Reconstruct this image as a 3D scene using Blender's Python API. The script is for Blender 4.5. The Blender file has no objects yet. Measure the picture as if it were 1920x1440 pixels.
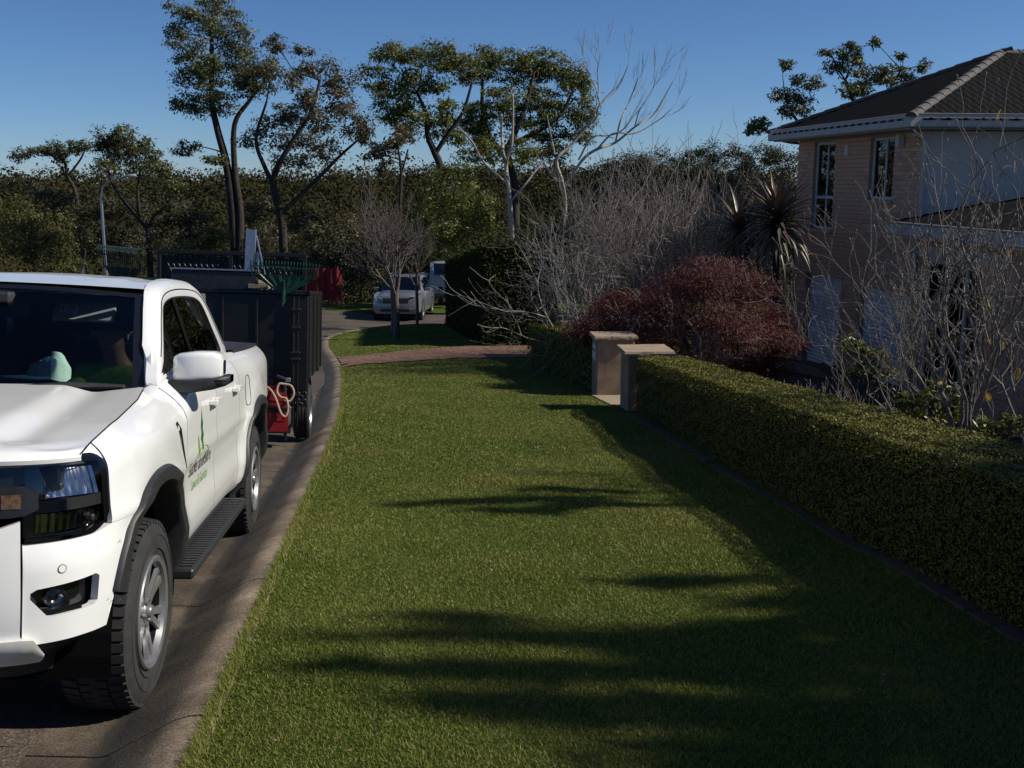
import bpy, math, random
import numpy as np
from mathutils import Vector, Matrix
R = math.radians
rng = np.random.default_rng(7)
random.seed(7)
scene = bpy.context.scene
col = scene.collection

# ------------------------------------------------------------------ camera
F = 2000.0; PIT = R(10.8); EYE = 2.0
cam_d = bpy.data.cameras.new('camera'); cam = bpy.data.objects.new('camera', cam_d); col.objects.link(cam)
cam.location = (0, 0, EYE); cam.rotation_euler = (R(90) - PIT, 0, 0)
cam_d.sensor_width = 36; cam_d.lens = 36 * F / 1920; cam_d.clip_start = .05; cam_d.clip_end = 5000
scene.camera = cam

# ------------------------------------------------------------------ sky and sun
SUN_EL, SUN_BACK = R(38), R(1)      # sun to the right of the picture, slightly behind the camera
tosun = Vector((math.cos(SUN_EL) * math.cos(SUN_BACK), -math.cos(SUN_EL) * math.sin(SUN_BACK), math.sin(SUN_EL)))
world = bpy.data.worlds.new('World'); scene.world = world; world.use_nodes = True
wn = world.node_tree.nodes; wl = world.node_tree.links
bg = wn['Background']; sky = wn.new('ShaderNodeTexSky'); sky.sky_type = 'NISHITA'; sky.sun_disc = False
sky.sun_elevation = SUN_EL; sky.sun_rotation = math.atan2(tosun.x, tosun.y)
sky.altitude = 50; sky.air_density = .72; sky.dust_density = .1; sky.ozone_density = 10
wl.new(sky.outputs[0], bg.inputs[0]); bg.inputs[1].default_value = .085
sun_d = bpy.data.lights.new('sun', 'SUN'); sun_d.energy = 5.0; sun_d.angle = R(.53); sun_d.color = (1, .93, .82)
sun = bpy.data.objects.new('sun', sun_d); col.objects.link(sun); sun.location = (20, -4, 30)
sun.rotation_euler = tosun.to_track_quat('Z', 'Y').to_euler()
vs = scene.view_settings; vs.view_transform = 'Standard'; vs.look = 'None'; vs.exposure = 0.0; vs.gamma = 1; vs.use_curve_mapping = False

# ------------------------------------------------------------------ helpers
CP, SP = math.cos(PIT), math.sin(PIT)
def P(u, v, y):                       # the point of the place seen at a spot of the photograph, y metres ahead
    a = (u - 960) / F; b = (720 - v) / F
    ry = CP + b * SP; t = y / ry
    return np.array([a * t, y, EYE + (-SP + b * CP) * t])
def MPP(y): return y / CP / F         # metres per photo pixel at that distance

def catmull(pts, n, closed=False):
    p = np.asarray(pts, float); m = len(p); out = []
    rng_i = range(m) if closed else range(m - 1)
    for i in rng_i:
        if closed: a, b, c, d = p[(i-1) % m], p[i], p[(i+1) % m], p[(i+2) % m]
        else:
            b, c = p[i], p[i+1]; a = p[i-1] if i else 2*b - c; d = p[i+2] if i+2 < m else 2*c - b
        for k in range(n):
            t = k / n
            out.append(.5 * ((2*b) + (c-a)*t + (2*a-5*b+4*c-d)*t*t + (3*b-a-3*c+d)*t**3))
    if not closed: out.append(p[-1])
    return np.array(out)

def finish(name, me, mat, parent=None, smooth=False):
    o = bpy.data.objects.new(name, me); col.objects.link(o)
    if mat is not None: me.materials.append(mat)
    if smooth and len(me.polygons): me.polygons.foreach_set('use_smooth', np.ones(len(me.polygons), bool))
    if parent is not None: o.parent = parent
    return o

class MB:
    def __init__(s): s.v = []; s.f = []
    def add(s, vs, fs):
        o = len(s.v); s.v.extend([tuple(map(float, q)) for q in vs]); s.f.extend([tuple(o + i for i in f) for f in fs]); return s
    def box(s, c, d, rot=None, taper=1.0):
        x, y, z = d[0]/2, d[1]/2, d[2]/2
        vs = [(-x,-y,-z),(x,-y,-z),(x,y,-z),(-x,y,-z),(-x*taper,-y*taper,z),(x*taper,-y*taper,z),(x*taper,y*taper,z),(-x*taper,y*taper,z)]
        if rot is not None: vs = [rot @ Vector(q) for q in vs]
        vs = [(q[0]+c[0], q[1]+c[1], q[2]+c[2]) for q in vs]
        return s.add(vs, [(0,3,2,1),(4,5,6,7),(0,1,5,4),(1,2,6,5),(2,3,7,6),(3,0,4,7)])
    def bbox(s, c, d, b=.01, rot=None):      # bevelled box: 24 vertices
        h = [d[0]/2, d[1]/2, d[2]/2]; b = min(b, *[q*.45 for q in h]); pts = []; idx = {}
        for sx in (-1,1):
            for sy in (-1,1):
                for sz in (-1,1):
                    for ax in range(3):
                        q = [sx*(h[0]-b), sy*(h[1]-b), sz*(h[2]-b)]; q[ax] = (sx,sy,sz)[ax]*h[ax]
                        idx[(sx,sy,sz,ax)] = len(pts); pts.append(q)
        fs = []
        I = lambda S, ax: idx[(S[0],S[1],S[2],ax)]
        for ax in range(3):
            a, c2 = [k for k in range(3) if k != ax]
            for sg in (-1,1):
                loop = []
                for (p, q) in ((-1,-1),(1,-1),(1,1),(-1,1)):
                    S = [0,0,0]; S[ax] = sg; S[a] = p; S[c2] = q; loop.append(I(S, ax))
                flip = (sg > 0) != (ax != 1)
                fs.append(tuple(loop[::-1] if flip else loop))
        for ax in range(3):
            a, c2 = [k for k in range(3) if k != ax]
            for p in (-1,1):
                for q in (-1,1):
                    S0 = [0,0,0]; S1 = [0,0,0]
                    S0[ax] = -1; S1[ax] = 1
                    for S in (S0, S1): S[a] = p; S[c2] = q
                    fs.append((I(S0,a), I(S1,a), I(S1,c2), I(S0,c2)))
        for sx in (-1,1):
            for sy in (-1,1):
                for sz in (-1,1): fs.append(tuple(I((sx,sy,sz), k) for k in range(3)))
        vs = [Vector(q) for q in pts]
        if rot is not None: vs = [rot @ q for q in vs]
        return s.add([(q[0]+c[0], q[1]+c[1], q[2]+c[2]) for q in vs], fs)
    def tube(s, pts, rad, n=8, cap=True, squash=None):
        pts = np.asarray(pts, float); k = len(pts)
        rad = np.full(k, rad, float) if np.isscalar(rad) else np.asarray(rad, float)
        tan = np.gradient(pts, axis=0); tan /= np.linalg.norm(tan, axis=1)[:, None] + 1e-9
        ref = np.array([0,0,1.]) if abs(tan[0][2]) < .9 else np.array([1.,0,0])
        vs = []
        for i in range(k):
            a = ref - tan[i]*np.dot(ref, tan[i]); a /= np.linalg.norm(a) + 1e-9; b = np.cross(tan[i], a); ref = a
            for j in range(n):
                th = 2*math.pi*j/n; vs.append(pts[i] + rad[i]*(a*math.cos(th) + b*math.sin(th)))
        fs = [(i*n+j, i*n+(j+1) % n, (i+1)*n+(j+1) % n, (i+1)*n+j) for i in range(k-1) for j in range(n)]
        if cap: fs += [tuple(range(n))[::-1], tuple((k-1)*n+j for j in range(n))]
        return s.add(vs, fs)
    def cyl(s, a, b, r, n=16): return s.tube([a, b], r, n)
    def lathe(s, prof, c, axis, n=32, closed=False):   # prof: (radius, along axis)
        ax = Vector(axis).normalized(); ref = Vector((0,0,1)) if abs(ax.z) < .9 else Vector((1,0,0))
        e1 = ref.cross(ax).normalized(); e2 = ax.cross(e1); c = Vector(c); m = len(prof); vs = []
        for j in range(n):
            th = 2*math.pi*j/n; d = e1*math.cos(th) + e2*math.sin(th)
            for (r, h) in prof: vs.append(c + d*r + ax*h)
        fs = []
        for j in range(n):
            for i in range(m if closed else m-1):
                i2 = (i+1) % m
                fs.append((j*m+i, ((j+1) % n)*m+i, ((j+1) % n)*m+i2, j*m+i2))
        return s.add(vs, fs)
    def grid(s, pts, closed_u=False):                  # pts[i][j]
        a = np.asarray(pts, float); n, m = a.shape[:2]
        fs = [(i*m+j, ((i+1) % n)*m+j, ((i+1) % n)*m+j+1, i*m+j+1) for i in range(n if closed_u else n-1) for j in range(m-1)]
        return s.add(a.reshape(-1, 3), fs)
    def prism(s, poly, axis, a, b):                    # poly: 2-D outline, extruded along axis from a to b
        n = len(poly)
        def pt(q, h): 
            q = list(q); q.insert(axis, h); return q
        vs = [pt(q, a) for q in poly] + [pt(q, b) for q in poly]
        fs = [tuple(range(n)), tuple(range(n, 2*n))[::-1]] + [(i, n+i, n+(i+1) % n, (i+1) % n) for i in range(n)]
        return s.add(vs, fs)
    def build(s, name, mat, parent=None, smooth=False, fix=False):
        me = bpy.data.meshes.new(name); me.from_pydata(s.v, [], s.f); me.update()
        if fix:
            import bmesh
            bm = bmesh.new(); bm.from_mesh(me); bmesh.ops.recalc_face_normals(bm, faces=bm.faces); bm.to_mesh(me); bm.free()
        o = finish(name, me, mat, parent, smooth)
        if smooth: autosmooth(me, 40)
        return o

def autosmooth(me, deg):
    import bmesh
    bm = bmesh.new(); bm.from_mesh(me); lim = R(deg)
    for e in bm.edges:
        if len(e.link_faces) == 2 and e.calc_face_angle(0) > lim: e.smooth = False
    bm.to_mesh(me); bm.free()

def np_mesh(name, verts, faces, mat, parent=None, smooth=False):   # faces: (n,3) or (n,4) array
    verts = np.asarray(verts, np.float32); faces = np.asarray(faces, np.int32); k = faces.shape[1]
    me = bpy.data.meshes.new(name)
    me.vertices.add(len(verts)); me.vertices.foreach_set('co', verts.ravel())
    me.loops.add(faces.size); me.loops.foreach_set('vertex_index', faces.ravel())
    me.polygons.add(len(faces)); me.polygons.foreach_set('loop_start', np.arange(0, faces.size, k, dtype=np.int32))
    me.polygons.foreach_set('loop_total', np.full(len(faces), k, np.int32))
    me.update(calc_edges=True)
    return finish(name, me, mat, parent, smooth)

def empty(name, loc=(0,0,0), rz=0, mw=None):
    o = bpy.data.objects.new(name, None); col.objects.link(o); o.empty_display_size = .2
    if mw is not None: o.matrix_world = mw
    else: o.location = loc; o.rotation_euler = (0, 0, rz)
    return o
def tag(o, label=None, cat=None, group=None, kind=None):
    if label: o['label'] = label
    if cat: o['category'] = cat
    if group: o['group'] = group
    if kind: o['kind'] = kind
    return o

# ------------------------------------------------------------------ materials
def new_mat(name):
    m = bpy.data.materials.new(name); m.use_nodes = True
    return m, m.node_tree.nodes, m.node_tree.links, m.node_tree.nodes['Principled BSDF']
def ramp(n, stops):
    r = n.new('ShaderNodeValToRGB'); e = r.color_ramp.elements
    e[0].position, e[0].color = stops[0][0], (*stops[0][1], 1); e[1].position, e[1].color = stops[-1][0], (*stops[-1][1], 1)
    for p, c in stops[1:-1]: q = e.new(p); q.color = (*c, 1)
    return r
def surf(name, c1, c2=None, scale=8, rough=.6, metal=0, bump=0, bscale=60, coat=0, spec=.5, detail=6, bdist=.02, stops=None, rough2=None):
    m, n, l, b = new_mat(name)
    b.inputs['Roughness'].default_value = rough; b.inputs['Metallic'].default_value = metal
    b.inputs['Coat Weight'].default_value = coat; b.inputs['Coat Roughness'].default_value = .04; b.inputs['Specular IOR Level'].default_value = spec
    co = n.new('ShaderNodeTexCoord')
    if c2 is None: c2 = tuple(q*.85 for q in c1)
    no = n.new('ShaderNodeTexNoise'); no.inputs['Scale'].default_value = scale; no.inputs['Detail'].default_value = detail
    l.new(co.outputs['Object'], no.inputs['Vector'])
    r = ramp(n, stops or [(.35, c1), (.65, c2)]); l.new(no.outputs[0], r.inputs[0]); l.new(r.outputs[0], b.inputs['Base Color'])
    if rough2 is not None:
        mr = n.new('ShaderNodeMapRange'); mr.inputs[3].default_value = rough; mr.inputs[4].default_value = rough2
        l.new(no.outputs[0], mr.inputs[0]); l.new(mr.outputs[0], b.inputs['Roughness'])
    if bump:
        n2 = n.new('ShaderNodeTexNoise'); n2.inputs['Scale'].default_value = bscale; n2.inputs['Detail'].default_value = 8
        l.new(co.outputs['Object'], n2.inputs['Vector'])
        bp = n.new('ShaderNodeBump'); bp.inputs['Strength'].default_value = bump; bp.inputs['Distance'].default_value = bdist
        l.new(n2.outputs[0], bp.inputs['Height']); l.new(bp.outputs[0], b.inputs['Normal'])
    return m
def leafmat(name, stops, rough=.5, trans=.3, spec=.4, patch=None, pscale=.6):
    m, n, l, b = new_mat(name); out = n['Material Output']
    g = n.new('ShaderNodeNewGeometry'); r = ramp(n, stops); l.new(g.outputs['Random Per Island'], r.inputs[0]); c = r.outputs[0]
    if patch:
        no = n.new('ShaderNodeTexNoise'); no.inputs['Scale'].default_value = pscale; no.inputs['Detail'].default_value = 5
        l.new(g.outputs['Position'], no.inputs['Vector'])
        mr = n.new('ShaderNodeMapRange'); mr.inputs[1].default_value = .42; mr.inputs[2].default_value = .66; mr.inputs[4].default_value = .75
        l.new(no.outputs[0], mr.inputs[0])
        mx = n.new('ShaderNodeMix'); mx.data_type = 'RGBA'; l.new(mr.outputs[0], mx.inputs[0]); l.new(c, mx.inputs[6]); mx.inputs[7].default_value = (*patch, 1); c = mx.outputs[2]
    l.new(c, b.inputs['Base Color']); b.inputs['Roughness'].default_value = rough; b.inputs['Specular IOR Level'].default_value = spec
    t = n.new('ShaderNodeBsdfTranslucent'); l.new(c, t.inputs[0])
    mx = n.new('ShaderNodeMixShader'); mx.inputs[0].default_value = trans
    l.new(b.outputs[0], mx.inputs[1]); l.new(t.outputs[0], mx.inputs[2]); l.new(mx.outputs[0], out.inputs[0])
    return m
def glassmat(name, tint, refl=1.0, ior=1.5, rough=.01):
    m, n, l, b = new_mat(name); out = n['Material Output']; n.remove(b)
    fr = n.new('ShaderNodeFresnel'); fr.inputs[0].default_value = ior
    ml = n.new('ShaderNodeMath'); ml.operation = 'MULTIPLY'; ml.inputs[1].default_value = refl; l.new(fr.outputs[0], ml.inputs[0])
    t = n.new('ShaderNodeBsdfTransparent'); t.inputs[0].default_value = (*tint, 1)
    g = n.new('ShaderNodeBsdfGlossy'); g.inputs['Roughness'].default_value = rough
    mx = n.new('ShaderNodeMixShader'); l.new(ml.outputs[0], mx.inputs[0]); l.new(t.outputs[0], mx.inputs[1]); l.new(g.outputs[0], mx.inputs[2])
    l.new(mx.outputs[0], out.inputs[0]); return m
M = {}
M['paint'] = surf('white_paint', (.87,.87,.845), (.84,.84,.81), scale=3, rough=.26, coat=.7, spec=.5)
M['paint_dirty'] = surf('white_paint_lower', (.74,.735,.70), (.62,.60,.54), scale=9, rough=.42, coat=.4)
M['blackpl'] = surf('black_plastic', (.018,.018,.019), (.026,.026,.027), scale=40, rough=.5, bump=.15, bscale=500, bdist=.001)
M['gloss_black'] = surf('gloss_black', (.008,.008,.009), rough=.12, coat=.6)
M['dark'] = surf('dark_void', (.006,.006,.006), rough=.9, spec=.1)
M['rubber'] = surf('tyre_rubber', (.020,.020,.020), (.034,.032,.030), scale=14, rough=.8, bump=.2, bscale=120, bdist=.002)
M['alloy'] = surf('alloy_wheel', (.36,.36,.36), (.29,.285,.28), scale=15, rough=.34, metal=.7)
M['chrome'] = surf('chrome_reflector', (.36,.37,.39), rough=.14, metal=1)
M['darkmetal'] = surf('dark_metal', (.05,.05,.055), (.035,.035,.037), scale=20, rough=.35, metal=.6)
M['amber'] = surf('amber_lens', (.15,.075,.035), (.08,.04,.02), scale=120, rough=.15, coat=1)
M['redlens'] = surf('red_lens', (.5,.02,.02), rough=.15, coat=1)
M['wsglass'] = glassmat('windscreen_glass', (.80,.86,.84), 1.0, 1.5)
M['tint'] = glassmat('tinted_glass', (.10,.11,.11), 1.6, 1.55)
M['lens'] = glassmat('clear_lens', (.88,.9,.92), 1.0, 1.45)
M['trim'] = surf('cabin_trim', (.022,.023,.026), (.03,.03,.033), scale=60, rough=.7)
M['greytrim'] = surf('grey_headlining', (.26,.27,.26), (.22,.23,.22), scale=30, rough=.9)
M['lime'] = surf('lime_fabric', (.17,.34,.015), (.12,.25,.012), scale=30, rough=.8)
M['navy'] = surf('navy_fabric', (.012,.014,.02), (.02,.022,.03), scale=30, rough=.9)
M['skin'] = surf('skin', (.42,.25,.17), (.36,.2,.13), scale=20, rough=.5)
M['mint'] = surf('mint_fabric', (.60,.84,.72), (.55,.78,.67), scale=60, rough=.85, bump=.3, bscale=300, bdist=.002)
M['mint_grey'] = surf('grey_mesh_fabric', (.14,.18,.19), (.2,.25,.25), scale=120, rough=.8)
M['asphalt'] = surf('asphalt', (.045,.042,.040), (.095,.085,.075), scale=140, rough=.9, bump=.7, bscale=160, bdist=.006, detail=3)
M['trailer'] = surf('black_trailer_paint', (.0045,.0045,.005), (.008,.0075,.007), scale=6, rough=.42, bump=.05, bscale=30, bdist=.004)
M['galv'] = surf('bare_metal', (.42,.44,.48), (.34,.36,.4), scale=20, rough=.4, metal=.9)
M['greenpl'] = surf('green_plastic', (.007,.045,.028), (.009,.058,.036), scale=20, rough=.4)
M['darkgreenpl'] = surf('dark_green_plastic', (.008,.028,.026), (.010,.036,.032), scale=20, rough=.4)
M['redpl'] = surf('red_plastic', (.30,.013,.018), (.24,.011,.015), scale=12, rough=.38)
M['redcloth'] = surf('red_cloth', (.19,.005,.010), (.14,.004,.007), scale=4, rough=.8, bump=.3, bscale=8, bdist=.05)
M['hose'] = surf('clear_hose', (.50,.40,.27), (.42,.33,.22), scale=60, rough=.25, coat=.3)
M['wood'] = surf('timber', (.28,.22,.15), (.2,.15,.1), scale=12, rough=.8)
M['silver'] = surf('silver_paint', (.24,.25,.275), (.21,.22,.245), scale=3, rough=.25, metal=.35, coat=.8)
M['whitevan'] = surf('van_paint', (.36,.37,.39), (.33,.34,.36), scale=3, rough=.35, coat=.4)
M['sandstone'] = surf('rendered_pillar', (.33,.24,.165), (.20,.145,.10), scale=5, rough=.9, bump=.5, bscale=60, bdist=.006, detail=10)
M['capstone'] = surf('sandstone_cap', (.37,.275,.185), (.29,.21,.14), scale=6, rough=.85, bump=.4, bscale=50, bdist=.006)
M['signplate'] = surf('pale_plate', (.55,.56,.55), rough=.5)
M['door_print'] = surf('door_print', (.075,.08,.075), rough=.5)
M['letter_grey'] = surf('dark_lettering', (.03,.03,.03), rough=.5)
M['soil'] = surf('soil', (.05,.036,.025), (.10,.075,.05), scale=14, rough=.95, bump=.8, bscale=40, bdist=.03)
M['paving'] = surf('pale_path', (.36,.28,.20), (.30,.23,.165), scale=12, rough=.9)
# ------------------------------------------------------------------ the lie of the land
_ky = np.array([-40,-20,0,4,12,20,22.7,28.5,34,40,46,60,90]); _kz = np.array([4.73,2.59,.45,.022,-.834,-1.69,-1.97,-2.42,-2.83,-3.15,-3.36,-3.55,-3.8])
_ty = np.linspace(-40, 90, 1301); _tz = np.interp(_ty, _ky, _kz)
_tz = np.convolve(np.pad(_tz, 20, mode='edge'), np.ones(41)/41, 'valid')
def zp(y): return np.interp(y, _ty, _tz)
_kerb = catmull([(-.2,-4.5),(-.675,0),(-1.04,3.2),(-2.02,12.0),(-2.66,16.5),(-3.68,22.7),(-4.95,28.5),(-5.5,32),(-5.4,34.2),(-4.85,36),(-4.1,37.2),(-3.2,37.8),(-2.2,38.1),(0,38.5),(4,39.2),(12,40.5),(22,42)], 24)
_iy = np.argsort(_kerb[:,1])
def kx(y): return np.interp(y, _kerb[_iy,1], _kerb[_iy,0])
HEDGE_A, HEDGE_B = np.array([2.35, 4.3]), np.array([1.62, 13.9])        # foot of the low hedge, near and far end
def hx(y): return np.interp(y, [-8,4.3,13.9,16.3,23,30,39], [3.3,2.35,1.56,1.36,.3,1.0,1.5])
def rip(x, y): return .012*np.sin(x*1.7+y*.9) + .008*np.sin(x*3.1-y*2.3+1) + .006*np.sin(x*5.9+y*4.7)
def lawn_z(x, y):
    k = np.clip((x - kx(y))/.5, 0, 1); return zp(y) + rip(x, y)*k + .012*k

def sheet(name, mat, rows, left, right, nc, zf, parent=None, thick=0):
    ys = np.asarray(rows); t = np.linspace(0, 1, nc)
    L, Rr = np.array([left(y) for y in ys]), np.array([right(y) for y in ys])
    X = L[:,None]*(1-t) + Rr[:,None]*t; Y = np.repeat(ys[:,None], nc, 1); Z = zf(X, Y)
    n, m = X.shape; i, j = np.meshgrid(np.arange(n-1), np.arange(m-1), indexing='ij')
    f = np.stack([i*m+j, i*m+j+1, (i+1)*m+j+1, (i+1)*m+j], -1).reshape(-1, 4)
    return np_mesh(name, np.stack([X, Y, Z], -1).reshape(-1, 3), f, mat, parent, True)

# terrain: one sheet out to the far ridge
def smooth(a, b, x): t = np.clip((x-a)/(b-a), 0, 1); return t*t*(3-2*t)
def terrain(x, y):
    z = zp(np.clip(y, -40, 60)) - .40
    dl = np.maximum(0, kx(np.clip(y, -4, 40)) - 11 - x); dr = np.maximum(0, x - 24); df = np.maximum(0, y - 47)
    z = z - 21*(1-np.exp(-np.sqrt(dl**2 + (dr*.8)**2 + df**2)/36))
    h = smooth(3.2, 6.0, x)*smooth(-6, 6, y)*(1-smooth(27, 31, y)); z = z*(1-h) + (np.minimum(z, -1.95))*h
    r = np.hypot(x, y); an = np.arctan2(x, y)
    hill = 17 + 2.0*np.sin(an*5+1) + 1.0*np.sin(an*11+2)
    z = z + hill*smooth(170, 640, r) + 2.5*np.sin(x*.05)*np.sin(y*.043)*smooth(60, 140, r)
    return z
_gx = np.concatenate([-np.geomspace(1500, 14, 46), np.linspace(-12, 14, 53), np.geomspace(15, 1500, 46)])
_gy = np.concatenate([np.linspace(-60, -6, 10), np.linspace(-4, 50, 73), np.geomspace(52, 1700, 60)])
GX, GY = np.meshgrid(_gx, _gy, indexing='ij'); n, m = GX.shape
i, j = np.meshgrid(np.arange(n-1), np.arange(m-1), indexing='ij')
M['bush'] = surf('bush_floor', (.030,.034,.014), (.055,.045,.024), scale=.25, rough=1, bump=1, bscale=1.5, bdist=.6, spec=.05)
tag(np_mesh('ground', np.stack([GX, GY, terrain(GX, GY)], -1).reshape(-1, 3), np.stack([i*m+j, (i+1)*m+j, (i+1)*m+j+1, i*m+j+1], -1).reshape(-1, 4), M['bush'], None, True), kind='structure')

# road: from the kerb's pan across to the far side, opening into the turning circle
def road_z(x, y):
    o = np.maximum(kx(np.clip(y, -4, 37)) - x, 0)
    return zp(y) - .122 + .05*np.clip(o-.6, 0, 3.5) - .03*np.clip(o-4.5, 0, 9) - .02*smooth(36, 40, y)
def road_mat():
    m, n, l, b = new_mat('asphalt_road'); co = n.new('ShaderNodeTexCoord'); b.inputs['Roughness'].default_value = .85
    vo = n.new('ShaderNodeTexVoronoi'); vo.inputs['Scale'].default_value = 95; l.new(co.outputs['Object'], vo.inputs['Vector'])
    r1 = ramp(n, [(0, (.035,.030,.027)), (.5, (.075,.062,.052)), (1, (.17,.145,.12))]); l.new(vo.outputs['Color'], r1.inputs[0])
    no = n.new('ShaderNodeTexNoise'); no.inputs['Scale'].default_value = .7; no.inputs['Detail'].default_value = 8; l.new(co.outputs['Object'], no.inputs['Vector'])
    r2 = ramp(n, [(.3, (.55,.5,.46)), (.7, (1.25,1.15,1.05))]); l.new(no.outputs[0], r2.inputs[0])
    mx = n.new('ShaderNodeMix'); mx.data_type = 'RGBA'; mx.blend_type = 'MULTIPLY'; mx.inputs[0].default_value = 1
    l.new(r1.outputs[0], mx.inputs[6]); l.new(r2.outputs[0], mx.inputs[7]); l.new(mx.outputs[2], b.inputs['Base Color'])
    bp = n.new('ShaderNodeBump'); bp.inputs['Strength'].default_value = .6; bp.inputs['Distance'].default_value = .006
    l.new(vo.outputs['Distance'], bp.inputs['Height']); l.new(bp.outputs[0], b.inputs['Normal']); return m
M['road'] = road_mat()
rows = np.concatenate([np.linspace(-5, 34, 118), np.linspace(34.2, 44, 40)])
tag(sheet('road', M['road'], rows, lambda y: np.interp(y, [-5,20,30,38,44], [-9.5,-12.5,-17,-18,-15]), lambda y: np.interp(y, [-5,36,36.5,38,40,44], [kx(-5)-.62,kx(36)-.5,kx(36.5)-.3,4,14,22]), 60, lambda X, Y: np.where((Y > 36) & (X > kx(np.clip(Y, -4, 41.9)) - .3), zp(Y)-.14, road_z(X, Y))), kind='structure')

# kerb and gutter in cast segments with joints
def kerb_mat():
    m, n, l, b = new_mat('concrete_kerb'); co = n.new('ShaderNodeTexCoord'); b.inputs['Roughness'].default_value = .88
    no = n.new('ShaderNodeTexNoise'); no.inputs['Scale'].default_value = 2.2; no.inputs['Detail'].default_value = 10; no.inputs['Roughness'].default_value = .7; l.new(co.outputs['Object'], no.inputs['Vector'])
    r = ramp(n, [(.30, (.040,.031,.023)), (.46, (.086,.066,.046)), (.58, (.135,.106,.076)), (.72, (.195,.158,.118))]); l.new(no.outputs[0], r.inputs[0])
    at = n.new('ShaderNodeAttribute'); at.attribute_name = 'stain'
    n3 = n.new('ShaderNodeTexNoise'); n3.inputs['Scale'].default_value = 5; n3.inputs['Detail'].default_value = 6; l.new(co.outputs['Object'], n3.inputs['Vector'])
    md = n.new('ShaderNodeMath'); md.operation = 'MULTIPLY'; l.new(at.outputs['Fac'], md.inputs[0])
    mr = n.new('ShaderNodeMapRange'); mr.inputs[1].default_value = .3; mr.inputs[2].default_value = .6; mr.inputs[3].default_value = .45; l.new(n3.outputs[0], mr.inputs[0]); l.new(mr.outputs[0], md.inputs[1])
    mx = n.new('ShaderNodeMix'); mx.data_type = 'RGBA'; mn = n.new('ShaderNodeMath'); mn.operation = 'MINIMUM'; mn.inputs[1].default_value = .96; l.new(md.outputs[0], mn.inputs[0]); l.new(mn.outputs[0], mx.inputs[0]); l.new(r.outputs[0], mx.inputs[6]); mx.inputs[7].default_value = (.022,.018,.015,1)
    n4 = n.new('ShaderNodeTexNoise'); n4.inputs['Scale'].default_value = 130; n4.inputs['Detail'].default_value = 4; l.new(co.outputs['Object'], n4.inputs['Vector']); r4 = ramp(n, [(.34, (.5,.5,.5)), (.66, (1.6,1.58,1.52))]); l.new(n4.outputs[0], r4.inputs[0])
    m4 = n.new('ShaderNodeMix'); m4.data_type = 'RGBA'; m4.blend_type = 'MULTIPLY'; m4.inputs[0].default_value = 1; l.new(mx.outputs[2], m4.inputs[6]); l.new(r4.outputs[0], m4.inputs[7]); mr5 = n.new('ShaderNodeMapRange'); mr5.inputs[1].default_value = 0; mr5.inputs[2].default_value = .22; mr5.inputs[3].default_value = 1.7; mr5.inputs[4].default_value = 1.0; l.new(at.outputs['Fac'], mr5.inputs[0]); m5 = n.new('ShaderNodeMix'); m5.data_type = 'RGBA'; m5.blend_type = 'MULTIPLY'; m5.inputs[0].default_value = 1; l.new(m4.outputs[2], m5.inputs[6]); l.new(mr5.outputs[0], m5.inputs[7]); l.new(m5.outputs[2], b.inputs['Base Color'])
    n2 = n.new('ShaderNodeTexNoise'); n2.inputs['Scale'].default_value = 70; n2.inputs['Detail'].default_value = 6; l.new(co.outputs['Object'], n2.inputs['Vector'])
    bp = n.new('ShaderNodeBump'); bp.inputs['Strength'].default_value = .5; bp.inputs['Distance'].default_value = .006; l.new(n2.outputs[0], bp.inputs['Height']); l.new(bp.outputs[0], b.inputs['Normal']); return m
M['kerb'] = kerb_mat()
kpath = _kerb; kseg = np.r_[0, np.cumsum(np.linalg.norm(np.diff(kpath, axis=0), axis=1))]
def kat(s): return np.array([np.interp(s, kseg, kpath[:,0]), np.interp(s, kseg, kpath[:,1])])
KPROF = [(-.02,-.20,0),(-.01,.004,0),(.02,.012,0),(.10,.009,.0),(.15,-.004,.0),(.21,-.034,.25),(.32,-.088,.50),(.375,-.117,.7),(.392,-.126,1.6),(.425,-.132,1.8),(.447,-.131,1.3),(.48,-.127,.42),(.60,-.118,.30),(.70,-.110,.38),(.71,-.2,.2)]
kerb = empty('kerb', (0, 0, 0)); tag(kerb, kind='structure')
s0 = 1.0; ends = [s0]
while ends[-1] < kseg[-1]-3: ends.append(ends[-1] + rng.uniform(1.7, 2.6))
for a, b_ in zip(ends[:-1], ends[1:]):
    ss = np.linspace(a+.007, b_-.007, 12); rows_ = []; st = []
    for s in ss:
        c = kat(s); t = kat(min(s+.05, kseg[-1])) - kat(s-.05); t /= np.linalg.norm(t); nrm = np.array([-t[1], t[0]])
        zz = zp(c[1])
        rows_.append([(c[0]+nrm[0]*o, c[1]+nrm[1]*o, zz+h+.002*math.sin(s*7+o*9)) for o, h, _ in KPROF]); st += [q for *_, q in KPROF]
    mb = MB(); mb.grid(rows_); k = len(KPROF); mb.f.append(tuple(range(k))); mb.f.append(tuple(range(len(mb.v)-k, len(mb.v)))[::-1])
    o = mb.build('kerb_segment', M['kerb'], kerb, True)
    at = o.data.attributes.new('stain', 'FLOAT', 'POINT'); at.data.foreach_set('value', np.array(st, np.float32))

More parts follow.
